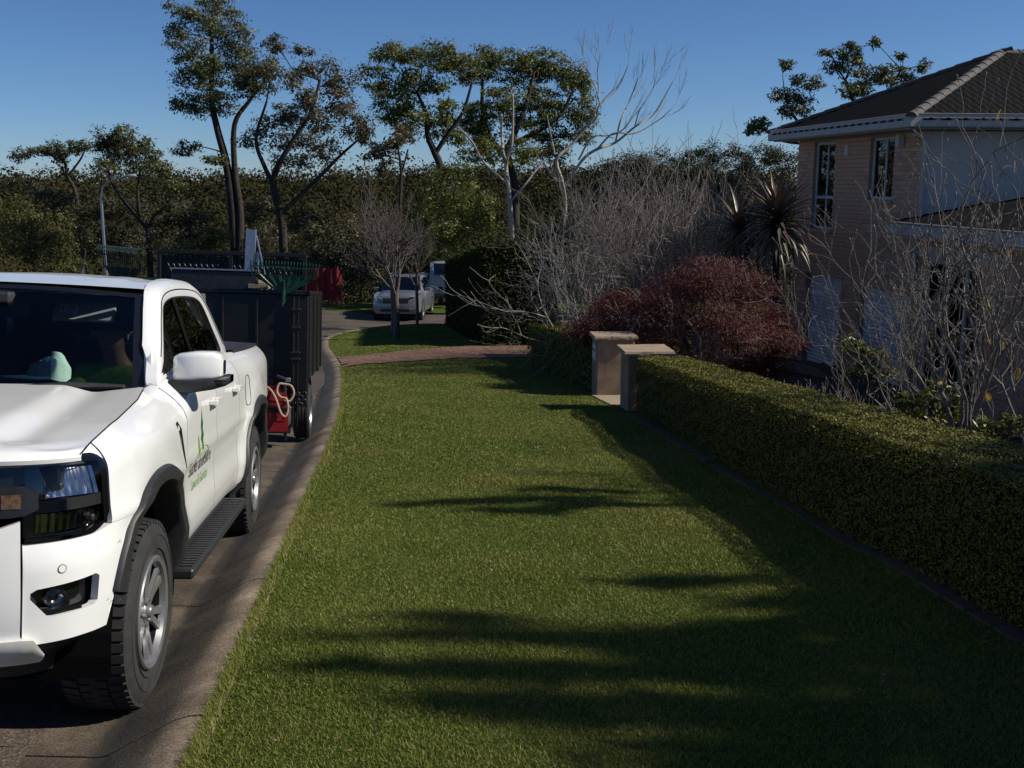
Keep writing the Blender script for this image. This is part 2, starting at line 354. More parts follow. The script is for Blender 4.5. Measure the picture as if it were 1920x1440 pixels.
# lawn sheet (the verge on both sides of the driveway)
def lawn_mat():
    m, n, l, b = new_mat('lawn_turf'); co = n.new('ShaderNodeNewGeometry'); b.inputs['Roughness'].default_value = .95; b.inputs['Specular IOR Level'].default_value = .1
    no = n.new('ShaderNodeTexNoise'); no.inputs['Scale'].default_value = .55; no.inputs['Detail'].default_value = 7; l.new(co.outputs['Position'], no.inputs['Vector'])
    n2 = n.new('ShaderNodeTexNoise'); n2.inputs['Scale'].default_value = 60; n2.inputs['Detail'].default_value = 8; l.new(co.outputs['Position'], n2.inputs['Vector'])
    r = ramp(n, [(.35, (.040,.066,.011)), (.6, (.066,.090,.019)), (.75, (.11,.11,.034))]); l.new(no.outputs[0], r.inputs[0])
    r2 = ramp(n, [(.3, (.35,.4,.3)), (.7, (1.6,1.6,1.5))]); l.new(n2.outputs[0], r2.inputs[0])
    mx = n.new('ShaderNodeMix'); mx.data_type = 'RGBA'; mx.blend_type = 'MULTIPLY'; mx.inputs[0].default_value = 1
    l.new(r.outputs[0], mx.inputs[6]); l.new(r2.outputs[0], mx.inputs[7]); l.new(mx.outputs[2], b.inputs['Base Color'])
    bp = n.new('ShaderNodeBump'); bp.inputs['Strength'].default_value = .9; bp.inputs['Distance'].default_value = .03; l.new(n2.outputs[0], bp.inputs['Height']); l.new(bp.outputs[0], b.inputs['Normal']); return m
M['lawn'] = lawn_mat()
tag(sheet('lawn', M['lawn'], np.linspace(-4.4, 38.4, 160), lambda y: kx(y)+.012, lambda y: max(hx(y)+.1, kx(y)+.3), 40, lawn_z), kind='structure')
# garden bed behind the low hedges, down to the house
def bed_z(x, y):
    e = np.maximum(x - hx(y) - .1, 0); z = lawn_z(x, y) - .02; return z*(1-smooth(1.0, 4.2, e)) + np.minimum(z, -1.9)*smooth(1.0, 4.2, e)
tag(sheet('garden_bed', M['soil'], np.linspace(-4, 24.5, 110), lambda y: hx(y)+.06, lambda y: hx(y)+9, 40, lambda X, Y: bed_z(X, Y) + .03*np.sin(X*9)*np.sin(Y*8)), kind='structure')
tag(sheet('far_verge', M['lawn'], np.linspace(43.6, 48, 14), lambda y: -20, lambda y: 20, 60, lambda X, Y: zp(Y)-.06+rip(X, Y)*2), kind='structure')

# exposed-aggregate driveway
def pebble_mat():
    m, n, l, b = new_mat('pebble_driveway'); co = n.new('ShaderNodeTexCoord'); b.inputs['Roughness'].default_value = .8
    vo = n.new('ShaderNodeTexVoronoi'); vo.inputs['Scale'].default_value = 26; l.new(co.outputs['Object'], vo.inputs['Vector'])
    r = ramp(n, [(.1, (.07,.03,.02)), (.4, (.15,.07,.045)), (.7, (.21,.115,.07)), (.95, (.33,.23,.15))]); l.new(vo.outputs['Color'], r.inputs[0]); l.new(r.outputs[0], b.inputs['Base Color'])
    bp = n.new('ShaderNodeBump'); bp.invert = True; bp.inputs['Strength'].default_value = .8; bp.inputs['Distance'].default_value = .01; l.new(vo.outputs['Distance'], bp.inputs['Height']); l.new(bp.outputs[0], b.inputs['Normal']); return m
M['pebble'] = pebble_mat()
DN = lambda x: np.interp(x, [-4.2,-3.65,-2.6,-1.2,.13,2,4,8], [22.2,22.55,23.8,24.7,25.05,25.0,24.0,18.5])
DF = lambda x: np.interp(x, [-4.4,-4.05,-1.43,.2,4,8], [25.0,25.2,28.4,28.6,28.2,28])
xs = np.linspace(-4.3, 6.4, 60); t = np.linspace(0, 1, 24)
Y = DN(xs)[:,None]*(1-t) + DF(xs)[:,None]*t; X = np.repeat(xs[:,None], 24, 1); X = np.maximum(X, kx(Y)+.015)
Z = np.where(X < hx(Y)+.4, lawn_z(X, Y)+.022, np.minimum(lawn_z(np.minimum(X, hx(Y)+.4), Y)+.022, -1.87+0*X)*smooth(.4, 4, X-hx(Y)) + (zp(Y)+.03)*(1-smooth(.4, 4, X-hx(Y))))
i, j = np.meshgrid(np.arange(59), np.arange(23), indexing='ij')
tag(np_mesh('driveway', np.stack([X, Y, Z], -1).reshape(-1, 3), np.stack([i*24+j, (i+1)*24+j, (i+1)*24+j+1, i*24+j+1], -1).reshape(-1, 4), M['pebble'], None, True), kind='structure')
tag(sheet('garden_path', M['paving'], np.linspace(14.62, 16.28, 14), lambda y: hx(y)-.12, lambda y: hx(y)+2.6, 14, lambda X, Y: lawn_z(np.minimum(X, hx(Y)), Y)+.015), kind='structure')

# mown grass: short blades, thinning with distance
def grass():
    ys = []; N = 880000
    u = rng.random(N); y0, y1 = 2.9, 37.5
    p = .55                                            # density falls as y^-(1+p)
    y = (y0**-p + u*(y1**-p - y0**-p))**(-1/p)
    lo, hi = kx(y)-.015, hx(y)+.06
    hi = np.minimum(hi, .52*y + .4); x = lo + rng.random(N)*(hi-lo)
    ok = (hi > lo) & ~((y > DN(x)-.02) & (y < DF(x)+.02)) & (rng.random(N) < np.clip((hi-lo)/4.6, .25, 1)) & ~((y > 14.6) & (y < 16.3) & (x > hx(y)-.1))
    x, y = x[ok], y[ok]; n = len(x); z = lawn_z(x, y)
    w = .0029*(np.maximum(y, 3.5)/4)**.72*rng.uniform(.7, 1.3, n); h = rng.uniform(.004, .014, n)*(1+.02*y)
    a = rng.uniform(0, 2*np.pi, n); lean = rng.uniform(.3, 1.6, n)*h; b = rng.uniform(0, 2*np.pi, n)
    v = np.empty((n, 3, 3), np.float32)
    v[:,0] = np.stack([x-np.cos(a)*w, y-np.sin(a)*w, z-.004], 1); v[:,1] = np.stack([x+np.cos(a)*w, y+np.sin(a)*w, z-.004], 1)
    v[:,2] = np.stack([x+np.cos(b)*lean, y+np.sin(b)*lean, z+h], 1)
    M['blade'] = leafmat('grass_blades', [(0, (.074,.116,.011)), (.5, (.142,.184,.024)), (.82, (.21,.235,.046)), (1, (.36,.32,.12))], rough=.55, trans=.25, spec=.25, patch=(.25,.235,.06), pscale=.8)
    tag(np_mesh('grass', v.reshape(-1, 3), np.arange(n*3).reshape(-1, 3), M['blade']), 'short mown green grass blades covering the verge lawn', 'grass', kind='stuff')
grass()
# ragged tufts hanging over the back of the kerb
def tuft_edge():
    n = 26000; y = 2.9 + (rng.random(n)**1.6)*20; x = kx(y) - .012 + rng.normal(0, .012, n); z = lawn_z(np.maximum(x, kx(y)), y)
    w = .003*(y/4)**.6; a = rng.uniform(0, 6.3, n); h = rng.uniform(.01, .04, n); dx = -rng.uniform(-.01, .035, n)
    v = np.empty((n, 3, 3), np.float32); v[:,0] = np.stack([x-np.cos(a)*w, y-np.sin(a)*w, z], 1); v[:,1] = np.stack([x+np.cos(a)*w, y+np.sin(a)*w, z], 1); v[:,2] = np.stack([x+dx, y+rng.normal(0, .02, n), z+h], 1)
    tag(np_mesh('grass_edge', v.reshape(-1, 3), np.arange(n*3).reshape(-1, 3), M['blade']), 'ragged grass fringe creeping over the back of the kerb', 'grass', kind='stuff')
tuft_edge()

# a few dry leaves and clippings on the lawn
n = 260; yy = 3 + rng.random(n)**1.5*19; lo, hi = kx(yy)+.1, hx(yy)-.05; xx = hi-(hi-lo)*rng.random(n)**1.5; cc = np.column_stack([xx, yy, lawn_z(xx, yy)+.014]); a = rng.uniform(0, 6.3, n); L = rng.uniform(.005,.013,n); W = L*rng.uniform(.3,.6,n)
d = np.column_stack([np.cos(a), np.sin(a), rng.normal(0,.25,n)])*L[:,None]; e = np.column_stack([-np.sin(a), np.cos(a), rng.normal(0,.3,n)])*W[:,None]
M['dryleaf'] = leafmat('dry_leaf', [(0, (.14,.09,.045)), (.5, (.24,.18,.10)), (1, (.34,.29,.20))], rough=.8, trans=.1)
tag(np_mesh('fallen_leaves', np.stack([cc-d, cc+e, cc+d, cc-e], 1).reshape(-1,3), np.arange(n*4).reshape(-1,4), M['dryleaf']), 'tiny pale dry leaves scattered over the lawn and along the edging', 'fallen leaves', kind='stuff')
# ------------------------------------------------------------------ pickup truck (own frame: x towards the kerb, y towards the tail, z up, origin under the front axle)
def pose(origin, yaw, slope, roll):
    def tw(x, y, z):
        x, z = x*math.cos(roll)+z*math.sin(roll), z*math.cos(roll)-x*math.sin(roll)
        y, z = y*math.cos(slope)+z*math.sin(slope), -y*math.sin(slope)+z*math.cos(slope)
        return (x*math.cos(yaw)+y*math.sin(yaw), -x*math.sin(yaw)+y*math.cos(yaw), z)
    c = [tw(1,0,0), tw(0,1,0), tw(0,0,1)]
    return Matrix([[c[k][r] for k in range(3)] + [origin[r]] for r in range(3)] + [[0,0,0,1]])
TM = pose((-2.43, 4.015, -.077), R(-6.33), R(6.14), R(2.86))
truck = empty('pickup_truck', mw=TM)
tag(truck, 'white four-door pickup truck with green tree logo on its door, parked in the gutter', 'pickup truck')

_pl = catmull([(0,-.915),(.25,-.91),(.45,-.895),(.60,-.865),(.72,-.82),(.81,-.755),(.87,-.67),(.905,-.58),(.925,-.48),(.935,-.35),(.94,-.1),(.94,.5),(.935,1.5),(.935,2.6),(.94,3.3),(.92,3.9),(.885,4.38)], 14)
_ps = np.r_[0, np.cumsum(np.linalg.norm(np.diff(_pl, axis=0), axis=1))]
_pt = np.gradient(_pl, axis=0); _pt /= np.linalg.norm(_pt, axis=1)[:, None]
def sx(x): k = np.argmax(_pl[:,0] > .9399) ; return float(np.interp(x, _pl[:k,0], _ps[:k]))
def sy(y): return float(np.interp(y, _pl[:,1], _ps))
SIDE = np.array([(.38,-.09),(.44,-.045),(.50,-.018),(.60,-.006),(.72,-.020),(.84,-.012),(.885,.006),(.93,-.002),(1.05,-.004),(1.12,-.006),(1.3,-.02)])
FRNT = np.array([(.38,-.16),(.44,-.06),(.50,-.01),(.58,.0),(.72,.018),(.79,.018),(.84,.0),(.90,-.004),(1.05,-.016),(1.13,-.035),(1.2,-.06)])
def ztop(y): return float(np.interp(y, [-.9,-.72,-.60,-.3,.3,.66,.80,1.0,2.4,2.9,4.4], [1.125,1.133,1.158,1.19,1.225,1.25,1.29,1.305,1.315,1.30,1.285]))
def curl(y): return float(np.interp(y, [-.7,-.3,.3,.66,.85,2.5,2.9,4.4], [.045,.09,.15,.185,.115,.105,.10,.085]))
def bulge(y, z):
    b = 0
    for c in (0, 3.27):
        r = math.hypot((y-c)*.95, z-.40); b += .022*math.exp(-((r-.60)/.13)**2)*(1 if z > .40 else .5)
    return b
def Q(s, z, d=0.0):
    x = np.interp(s, _ps, _pl[:,0]); y = np.interp(s, _ps, _pl[:,1]); t = np.array([np.interp(s, _ps, _pt[:,0]), np.interp(s, _ps, _pt[:,1])])
    wf = float(np.clip((-.35-y)/.35, 0, 1)); o = wf*np.interp(z, FRNT[:,0], FRNT[:,1]) + (1-wf)*np.interp(z, SIDE[:,0], SIDE[:,1])
    o += bulge(y, z)*(1-wf)
    z0 = 1.06 if y < .66 else float(np.interp(y, [.66,1.0], [1.06,1.14])); zt = ztop(y)
    if y > -.72 and z > z0: o -= curl(y)*((z-z0)/(zt-z0))**2.2
    o += d; return (x + t[1]*o, y - t[0]*o, z)
def Qn(s): t = (np.interp(s, _ps, _pt[:,0]), np.interp(s, _ps, _pt[:,1])); return np.array([t[1], -t[0], 0.])
def panel(name, ss, zf, nz, mat, d=0.0, thick=.018, mask=None, parent=truck, sides=(1,-1), extra=None, smooth=True, dfun=None):
    ss = list(ss); V = []; N = []; keep = {}
    for s in ss:
        zs = zf(s) if not np.isscalar(zf(s)) else [zf(s)]
        if len(zs) == 2 and nz: zs = np.linspace(zs[0], zs[1], nz)
        for z in zs: V.append(np.array(Q(s, z, d + (dfun(s, z) if dfun else 0)))); N.append(Qn(s))
        m = len(zs)
    Fc = []
    for i in range(len(ss)-1):
        for j in range(m-1):
            if mask and not mask(i, j): continue
            Fc.append((i*m+j, (i+1)*m+j, (i+1)*m+j+1, i*m+j+1))
    cnt = {}
    for f in Fc:
        for a, b in zip(f, f[1:]+f[:1]): cnt[(a, b)] = cnt.get((a, b), 0)+1
    ret = []
    if thick:
        for (a, b) in list(cnt):
            if (b, a) not in cnt:
                k = len(V); V += [V[a], V[b], V[b]-N[b]*thick, V[a]-N[a]*thick]; N += [N[a]]*4; ret.append((k+1, k, k+3, k+2))
    out = []
    for sg in sides:
        vs = [(q[0]*sg, q[1], q[2]) for q in V]; fs = Fc + ret
        if sg < 0: fs = [f[::-1] for f in fs]
        mb = MB(); mb.add(vs, fs)
        o = mb.build(name, mat, parent, False)
        if smooth: o.data.polygons.foreach_set('use_smooth', np.array([True]*len(Fc)+[False]*len(ret)))
        out.append(o)
    return out
lin = np.linspace
def sel(a, b, r, th): # superellipse arch outline
    n = 2.35; c, s_ = math.cos(th), math.sin(th); return (abs(c)**(2/n)*math.copysign(1, c)*a, abs(s_)**(2/n)*math.copysign(1, s_)*b)
def arch_z(y, a=.595, b=.585):
    z = -1
    for c in (.0, 3.27):
        q = abs(y-c-.01)/a
        if q < 1: z = max(z, .385 + b*(1-q**2.35)**(1/2.35))
    return z
yos = lambda s: float(np.interp(s, _ps, _pl[:,1]))
# --- panels
SILL = .465
panel('bonnet_valance', lin(sx(.02), sx(.42), 8), lambda s: (1.085, 1.13), 3, M['paint'])
# bumper: centre and corner pieces
fogL, fogR = sx(.715), sy(-.645)
ssb = sorted(set(list(lin(sx(.695), fogL, 3)) + list(lin(fogL, fogR, 14)) + list(lin(fogR, sy(-.30), 16))))
flo = lambda s: float(np.interp(s, [fogL, fogL+.06, fogR-.02, fogR], [.660,.590,.598,.612])); fhi = lambda s: float(np.interp(s, [fogL, fogL+.02, fogR-.015, fogR], [.682,.694,.712,.700]))
zzb = lambda s: [max(q, (arch_z(yos(s))-.02 if yos(s) > -.62 else .40)) for q in ([.500,.52,.54,.56,flo(s)] + list(lin(flo(s),fhi(s),7))[1:-1] + [fhi(s),.74,.78,.82,float(np.interp(s, [sx(.69), sy(-.66), sy(-.56), sy(-.3)], [.842,.848,.866,.868]))])]
i0 = min(range(len(ssb)), key=lambda k: abs(ssb[k]-fogL)); i1 = min(range(len(ssb)), key=lambda k: abs(ssb[k]-fogR))
def fogmask(i, j):
    if not (i0 <= i < i1 and 4 <= j < 10): return True
    return False
panel('bumper_corner', ssb, zzb, 0, M['paint'], mask=fogmask, thick=.03)
panel('fog_light_recess', lin(fogL-.012, fogR+.012, 10), lambda s: (.575, .72), 4, M['gloss_black'], d=-.045, thick=.0)
panel('bumper_centre', list(lin(sx(.0), sx(.60), 12)) + list(lin(sx(.62), sx(.688), 4)), lambda s: [.47, .53, .60, .68, float(np.interp(s, [sx(.35), sx(.5), sx(.69)], [.70,.80,.835])), float(np.interp(s, [sx(.35), sx(.5), sx(.69)], [.72,.86,.925]))], 0, M['paint'], d=.012, thick=.03)
panel('bumper_lower_wing', lin(sx(.30), sx(.76), 12), lambda s: (.42, float(np.interp(s, [sx(.3), sx(.72), sx(.76)], [.53,.53,.46]))), 5, M['paint_dirty'], d=.03, thick=.05)
panel('front_skirt', lin(sx(0), sy(-.45), 16), lambda s: (.33, float(np.interp(s, [sx(.8), sy(-.45)], [.50,.52]))), 4, M['blackpl'], d=-.06, thick=.02)
panel('number_plate_holder', lin(sx(.0), sx(.19), 4), lambda s: (.60, .70), 2, M['blackpl'], d=.03, thick=.02)
for sg in (1, -1):   # round sensors in the corner
    s = sx(.795); p = np.array(Q(s, .755, .001)); nn = Qn(s)
    for q in (p,):
        mb = MB(); mb.lathe([(.0,.001),(.0125,.001),(.0128,0)], q, nn, 20); mb2 = MB(); mb2.lathe([(.0129,.0004),(.0150,.0008),(.0152,-.002)], q, nn, 20)
        for b_, mt in ((mb, M['paint']), (mb2, M['blackpl'])):
            if sg < 0: b_.v = [(-x, y, z) for x, y, z in b_.v]; b_.f = [f[::-1] for f in b_.f]
        o = mb.build('parking_sensor', M['paint'], truck, True); mb2.build('sensor_ring', M['blackpl'], o)
    # fog lamp with its lens and fin
    s = sx(.79); p = np.array(Q(s, .648, -.03)); nn = Qn(s)
    fl = MB(); fl.lathe([(.036,-.03),(.037,.004),(.033,.008),(.030,.0)], p, nn, 24); ln = MB(); ln.lathe([(0,.006),(.015,.005),(.030,.0)], p, nn, 24); rf = MB(); rf.lathe([(0,-.022),(.02,-.016),(.03,-.002)], p, nn, 24)
    fin = MB(); a = np.array(Q(sx(.735), .612, -.012)); b_ = np.array(Q(sy(-.70), .60, -.012)); fin.tube([a, (a+b_)/2 + nn*.002, b_], [.008,.011,.006], 6)
    for k in (fl, ln, rf, fin):
        if sg < 0: k.v = [(-x, y, z) for x, y, z in k.v]; k.f = [f[::-1] for f in k.f]
    o = fl.build('fog_light', M['gloss_black'], truck, True); ln.build('lens', M['lens'], o, True); rf.build('reflector', M['chrome'], o, True); fin.build('fog_light_fin', M['gloss_black'], truck, True)
# grille, headlights with their clamp-shaped surround
panel('grille_backing', lin(sx(0), sx(.46), 8), lambda s: (.68, 1.09), 3, M['dark'], d=-.05, thick=0)
for k in range(6):
    panel('grille_slat', lin(sx(0), sx(.44), 10), lambda s, k=k: (.71+k*.062, .71+k*.062+.03), 3, M['blackpl'], d=-.02, thick=.03)
panel('grille_bar', list(lin(sx(0), sx(.70), 16)) + list(lin(sx(.705), sx(.738), 5)), lambda s: (float(np.interp(s, [sx(.69), sx(.738)], [.938,.962])), float(np.interp(s, [sx(.70), sx(.738)], [1.040,1.018]))), 6, M['darkmetal'], d=.012, thick=.04)
hlR = sy(-.572); hl0 = sx(.70)
hz0 = lambda s: .850 + .060*max(0, (s-sy(-.70))/(hlR-sy(-.70)))**3 if s > sy(-.70) else .850
hz1 = lambda s: 1.122 - .030*max(0, (s-sy(-.64))/(hlR-sy(-.64)))**3 if s > sy(-.64) else 1.122
hb = panel('headlight', lin(hl0, hlR, 20), lambda s: (hz0(s), hz1(s)), 8, M['gloss_black'], d=-.035, thick=.0)
hin = panel('headlight_inner', lin(sx(.44), hl0-.001, 10), lambda s: (1.035, hz1(s)), 4, M['gloss_black'], d=-.028, thick=.0)
for q, sg in ((0, 1), (1, -1)):
    kw = dict(parent=hb[q], sides=(sg,))
    rip_ = lambda s, z: .0008*math.sin(s*210) + .010*math.sin((z-.9)*26)
    panel('main_reflector', lin(sx(.765), sy(-.628), 40), lambda s: (.990, 1.082), 9, M['chrome'], d=-.02, thick=.02, dfun=lambda s, z: rip_(s, z) - .012*math.cos((s-sx(.80))*18), **kw)
    panel('lower_reflector', lin(sx(.735), sy(-.66), 40), lambda s: (.876, .940), 7, M['chrome'], d=-.02, thick=.02, dfun=rip_, **kw)
    panel('divider', lin(sx(.72), sy(-.60), 14), lambda s: (.945, .984), 3, M['blackpl'], d=-.008, thick=.02, **kw)
    panel('surround', lin(hl0, hlR, 20), lambda s: (hz1(s)-.022, hz1(s)), 3, M['gloss_black'], d=-.002, thick=.02, **kw)
    panel('surround', lin(hl0, hlR, 20), lambda s: (hz0(s), hz0(s)+.010), 3, M['gloss_black'], d=-.002, thick=.02, **kw)
    panel('surround', lin(sy(-.605), hlR, 5), lambda s: (hz0(s)+.008, hz1(s)-.016), 7, M['gloss_black'], d=-.001, thick=.02, **kw)
    panel('indicator', lin(sx(.635), sx(.69), 8), lambda s: (.968, 1.014), 6, M['amber'], d=.014, thick=.006, dfun=lambda s, z: .002*math.sin(s*900)*math.sin(z*900), **kw)
    panel('lens', lin(hl0+.004, hlR-.003, 18), lambda s: (hz0(s)+.004, hz1(s)-.004), 8, M['lens'], d=.002, thick=0, **kw)
    for x_ in (.80, .86):
        mbk = MB(); mbk.bbox(np.array(Q(sx(x_) if x_ < .85 else sy(-.66), 1.03 if x_ < .85 else .905, -.012))*np.array([sg,1,1]), (.03,.03,.024), .005)
        mbk.build('bulb_shield', M['blackpl'], hb[q])
# guards (fenders)
def fend():
    A = list(lin(sx(.845), sy(-.575), 10)); B = list(lin(sy(-.563), sy(.705), 64))
    for sg in (1, -1):
        o1 = panel('front_guard', B, lambda s: (max(.868 if yos(s) < .2 else SILL, arch_z(yos(s))), ztop(yos(s))), 20, M['paint'], sides=(sg,))[0]
        panel('guard_nose', A, lambda s: (hz1(s)+.003, ztop(yos(s))), 6, M['paint'], sides=(sg,), parent=o1)
fend()
bd = lambda s: (max(SILL, arch_z(yos(s))), ztop(yos(s)))
fd = panel('front_door', lin(sy(.716), sy(1.574), 34), bd, 26, M['paint'])
rd = panel('rear_door', lin(sy(1.586), sy(2.451), 34), bd, 26, M['paint'])
panel('bed_side', lin(sy(2.464), sy(4.36), 60), bd, 26, M['paint'])
panel('sill', lin(sy(.60), sy(2.66), 20), lambda s: (.40, SILL+.004), 4, M['paint_dirty'], d=-.012, thick=.03)
# inner shell so that gaps look into darkness
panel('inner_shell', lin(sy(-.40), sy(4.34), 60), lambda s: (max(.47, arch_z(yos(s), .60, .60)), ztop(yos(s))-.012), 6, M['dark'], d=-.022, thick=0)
# belt mouldings
panel('belt_moulding', lin(sy(.84), sy(2.50), 20), lambda s: (ztop(yos(s))-.003, ztop(yos(s))+.014), 2, M['blackpl'], d=-.004, thick=.02)
# wheel arch flares
for sg in (1, -1):
    for c in (0.0, 3.27):
        rows_ = []
        for th in lin(R(-8 if c else -4), R(160 if c == 0 else 184), 60):
            ro = []
            for (a, b, dd) in ((.515,.525,-.10),(.515,.525,.012),(.525,.532,.024),(.56,.558,.028),(.595,.585,.020),(.607,.594,.004),(.608,.595,-.01)):
                ey, ez = sel(a, b, 0, th); y_ = c + .01 + ey; z_ = .385 + ez
                x, yy, zz = Q(sy(y_), max(z_, .33), dd); ro.append((x*sg, yy, zz))
            rows_.append(ro)
        mb = MB(); mb.grid(rows_)
        if sg < 0: mb.f = [f[::-1] for f in mb.f]
        mb.build('wheel_arch_flare', M['blackpl'], truck, True)
        li = MB(); li.grid([[(sg*x_, c+.01+.56*math.cos(t_), .385+.56*math.sin(t_)) for x_ in (.45,.91)] for t_ in lin(R(-10), R(190), 24)]); li.build('wheel_arch_liner', M['dark'], truck)
# wheels
def wheel(cx, cy, sg, steer=0):
    rim = MB(); ax = Vector((sg, 0, 0)); c0 = Vector((0, 0, 0)); RR = .222
    brl = MB(); brl.lathe([(0,-.13),(RR-.03,-.13),(RR-.03,-.12),(RR-.026,-.02)], c0, ax, 48)
    rim.lathe([(RR-.026,-.022),(RR-.014,.004),(RR+.004,.010),(RR+.010,.004),(RR+.010,-.01)], c0, ax, 48)
    rim.lathe([(0,-.02),(.05,-.018),(.062,-.03),(.07,-.06)], c0, ax, 24)
    for k in range(6):
        for off in (-.13, .13):
            th = k*math.pi/3 + off; th1 = k*math.pi/3 + off*1.25
            pr = []
            for (r, w, h, t_) in ((.045,.019,-.022,k*math.pi/3+off*1.6),(.10,.0165,-.020,th),(.16,.0165,-.014,th1),(RR-.014,.021,-.008,th1*1.0)):
                d = Vector((0, math.cos(t_), math.sin(t_))); e = Vector((0, -math.sin(t_), math.cos(t_)))
                pr.append([d*r + e*w + ax*(h-.014), d*r + e*w*.8 + ax*h, d*r - e*w*.8 + ax*h, d*r - e*w + ax*(h-.014), d*r + ax*(h-.035), d*r + e*w + ax*(h-.014)])
            rim.grid(pr)
    o = rim.build('wheel', M['alloy'], truck, True); o.location = (cx, cy, .375); o.rotation_euler = (rng.uniform(0, 1), 0, steer)
    brl.build('rim_barrel', M['darkmetal'], o, True)
    ty = MB()
    ty.lathe([(RR,-.23),(.27,-.262),(.33,-.265),(.365,-.245),(.378,-.20),(.380,-.13),(.378,-.06),(.365,-.014),(.335,.004),(.275,.004),(.245,-.002),(RR+.004,-.012)], c0, ax, 60)
    for r_ in (.262, .318): ty.lathe([(r_-.003,.002),(r_,.007),(r_+.003,.002)], c0, ax, 60)
    nb = 52
    for k in range(nb):
        for (h0, h1, o_) in ((-.075,-.010,0),(-.145,-.082,.5),(-.185,-.120,.0),(-.255,-.192,.5)):
            t0 = 2*math.pi*(k+o_)/nb; t1 = t0 + 2*math.pi/nb*.72; vs = []
            for (t_, r_) in ((t0,.374),(t1,.374),(t1,.388),(t0,.388)):
                for h in (h0, h1):
                    rr = r_ - (.010 if h in (-.010,-.255) else 0); vs.append(Vector((0, math.cos(t_), math.sin(t_)))*rr + ax*h)
            ty.add(vs, [(0,2,3,1),(2,4,5,3),(4,6,7,5),(6,0,1,7),(1,3,5,7),(0,6,4,2)])
    ty.build('tyre', M['rubber'], o, True)
    hc = MB(); hc.lathe([(0,.002),(.026,0),(.032,-.01),(.033,-.03)], c0, ax, 20)
    for k in range(6):
        th = k*math.pi/3+.5; hc.lathe([(0,-.008),(.009,-.010),(.010,-.03)], Vector((0,.052*math.cos(th),.052*math.sin(th))), ax, 8)
    hc.build('hub_cap', M['alloy'], o, True)
    bk = MB(); bk.lathe([(0,-.10),(.15,-.10),(.155,-.12),(0,-.12)], c0, ax, 32); bk.build('brake_disc', M['darkmetal'], o, True)
for sg in (1, -1):
    wheel(.935*sg, 0, sg, R(-2)); wheel(.935*sg, 3.27, sg)
# bonnet
def bonnet():
    rows_ = []
    us = np.concatenate([lin(-1, -.5, 20), lin(-.47, .47, 14), lin(.5, 1, 20)])
    pk = np.argmax(_pl[:,0] > .9399)
    for t_ in np.concatenate([lin(0, .12, 8), lin(.15, 1, 26)]):
        ro = []
        for u in us:
            w = abs(u); yf = float(np.interp(w*.846, _pl[:pk,0], _pl[:pk,1])) + .012; yr = .44 + .19*w*w; y = yf + (yr-yf)*t_
            e = float(np.interp(y, [-.72,-.62,-.2,.3,.60,.67], [.846,.846,.838,.80,.757,.745])) - .004; x = u*e
            base = 1.124 + np.interp(y-yf, [0,.02,.06,.14,.3,.6,1.0,1.4], [0,.020,.036,.054,.074,.098,.122,.142])
            g = smooth(.0, .30, y-yf)
            dome = .030*g*(1-smooth(.55, .72, w)) - .006*g*math.exp(-((w-.74)/.07)**2)
            z = base - .030*g + dome; k = smooth(.74, 1.0, w); k *= smooth(0, .10, y-yf); z = z*(1-k) + (ztop(y)+.001)*k
            ro.append((x, y, z))
        rows_.append(ro)
    lip = [(x, y+.004, z-.014) for x, y, z in rows_[0]]; lip2 = [(x, y+.05, z-.03) for x, y, z in rows_[0]]
    mb = MB(); mb.grid([lip2, lip] + rows_); mb.f = [f[::-1] for f in mb.f]
    return mb.build('bonnet', M['paint'], truck, True)
for sg in (1, -1):
    gp = MB(); gp.tube([(sg*float(np.interp(y, [-.72,-.62,-.2,.3,.60,.67], [.846,.846,.838,.80,.757,.745])), y, ztop(y)+.0015) for y in lin(-.70,.62,30)], .0028, 5); gp.build('bonnet_gap', M['dark'], truck)
bon = bonnet(); bon.data.polygons.foreach_set('use_smooth', np.ones(len(bon.data.polygons), bool))
# dark lining below the bonnet, cowl and wipers
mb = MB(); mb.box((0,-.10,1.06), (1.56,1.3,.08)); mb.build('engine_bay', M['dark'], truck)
mb = MB(); mb.grid([[(x, .40+.24*(x/.78)**2, 1.225) for x in lin(-.78,.78,12)], [(x, .58+.16*(x/.78)**2, 1.245) for x in lin(-.78,.78,12)], [(x, .66+.14*(x/.78)**2, 1.262-.03*(x/.78)**2) for x in lin(-.78,.78,12)]]); mb.f = [f[::-1] for f in mb.f]; mb.build('cowl_panel', M['blackpl'], truck)
# greenhouse side frames: ring between door outline and window opening
def G(y, z): return .820 - (z-1.30)*.34 - .03*max(0, (y-2.2)/.6)**2 - .02*max(0, (1.1-y)/.5)
OUT = [(.62,1.262),(.86,1.435),(1.08,1.60),(1.24,1.682),(1.5,1.722),(1.9,1.735),(2.28,1.718),(2.52,1.635),(2.72,1.47),(2.86,1.315),(2.4,1.305),(1.6,1.303),(.95,1.297)]
INN = [(.83,1.318),(.97,1.445),(1.12,1.565),(1.25,1.628),(1.5,1.660),(1.9,1.667),(2.2,1.652),(2.345,1.60),(2.44,1.46),(2.505,1.338),(2.3,1.328),(1.6,1.322),(1.0,1.320)]
oc, ic = catmull(OUT, 6, True), catmull(INN, 6, True)
def upper(y): 
    q = ic[:len(ic)]; up = [(a, b) for a, b in catmull(INN[:10], 8)]; up.sort(); return float(np.interp(y, [a for a, _ in up], [b for _, b in up]))
def lower(y): return float(np.interp(y, [.83,1.0,1.6,2.3,2.505], [1.318,1.320,1.322,1.328,1.338]))
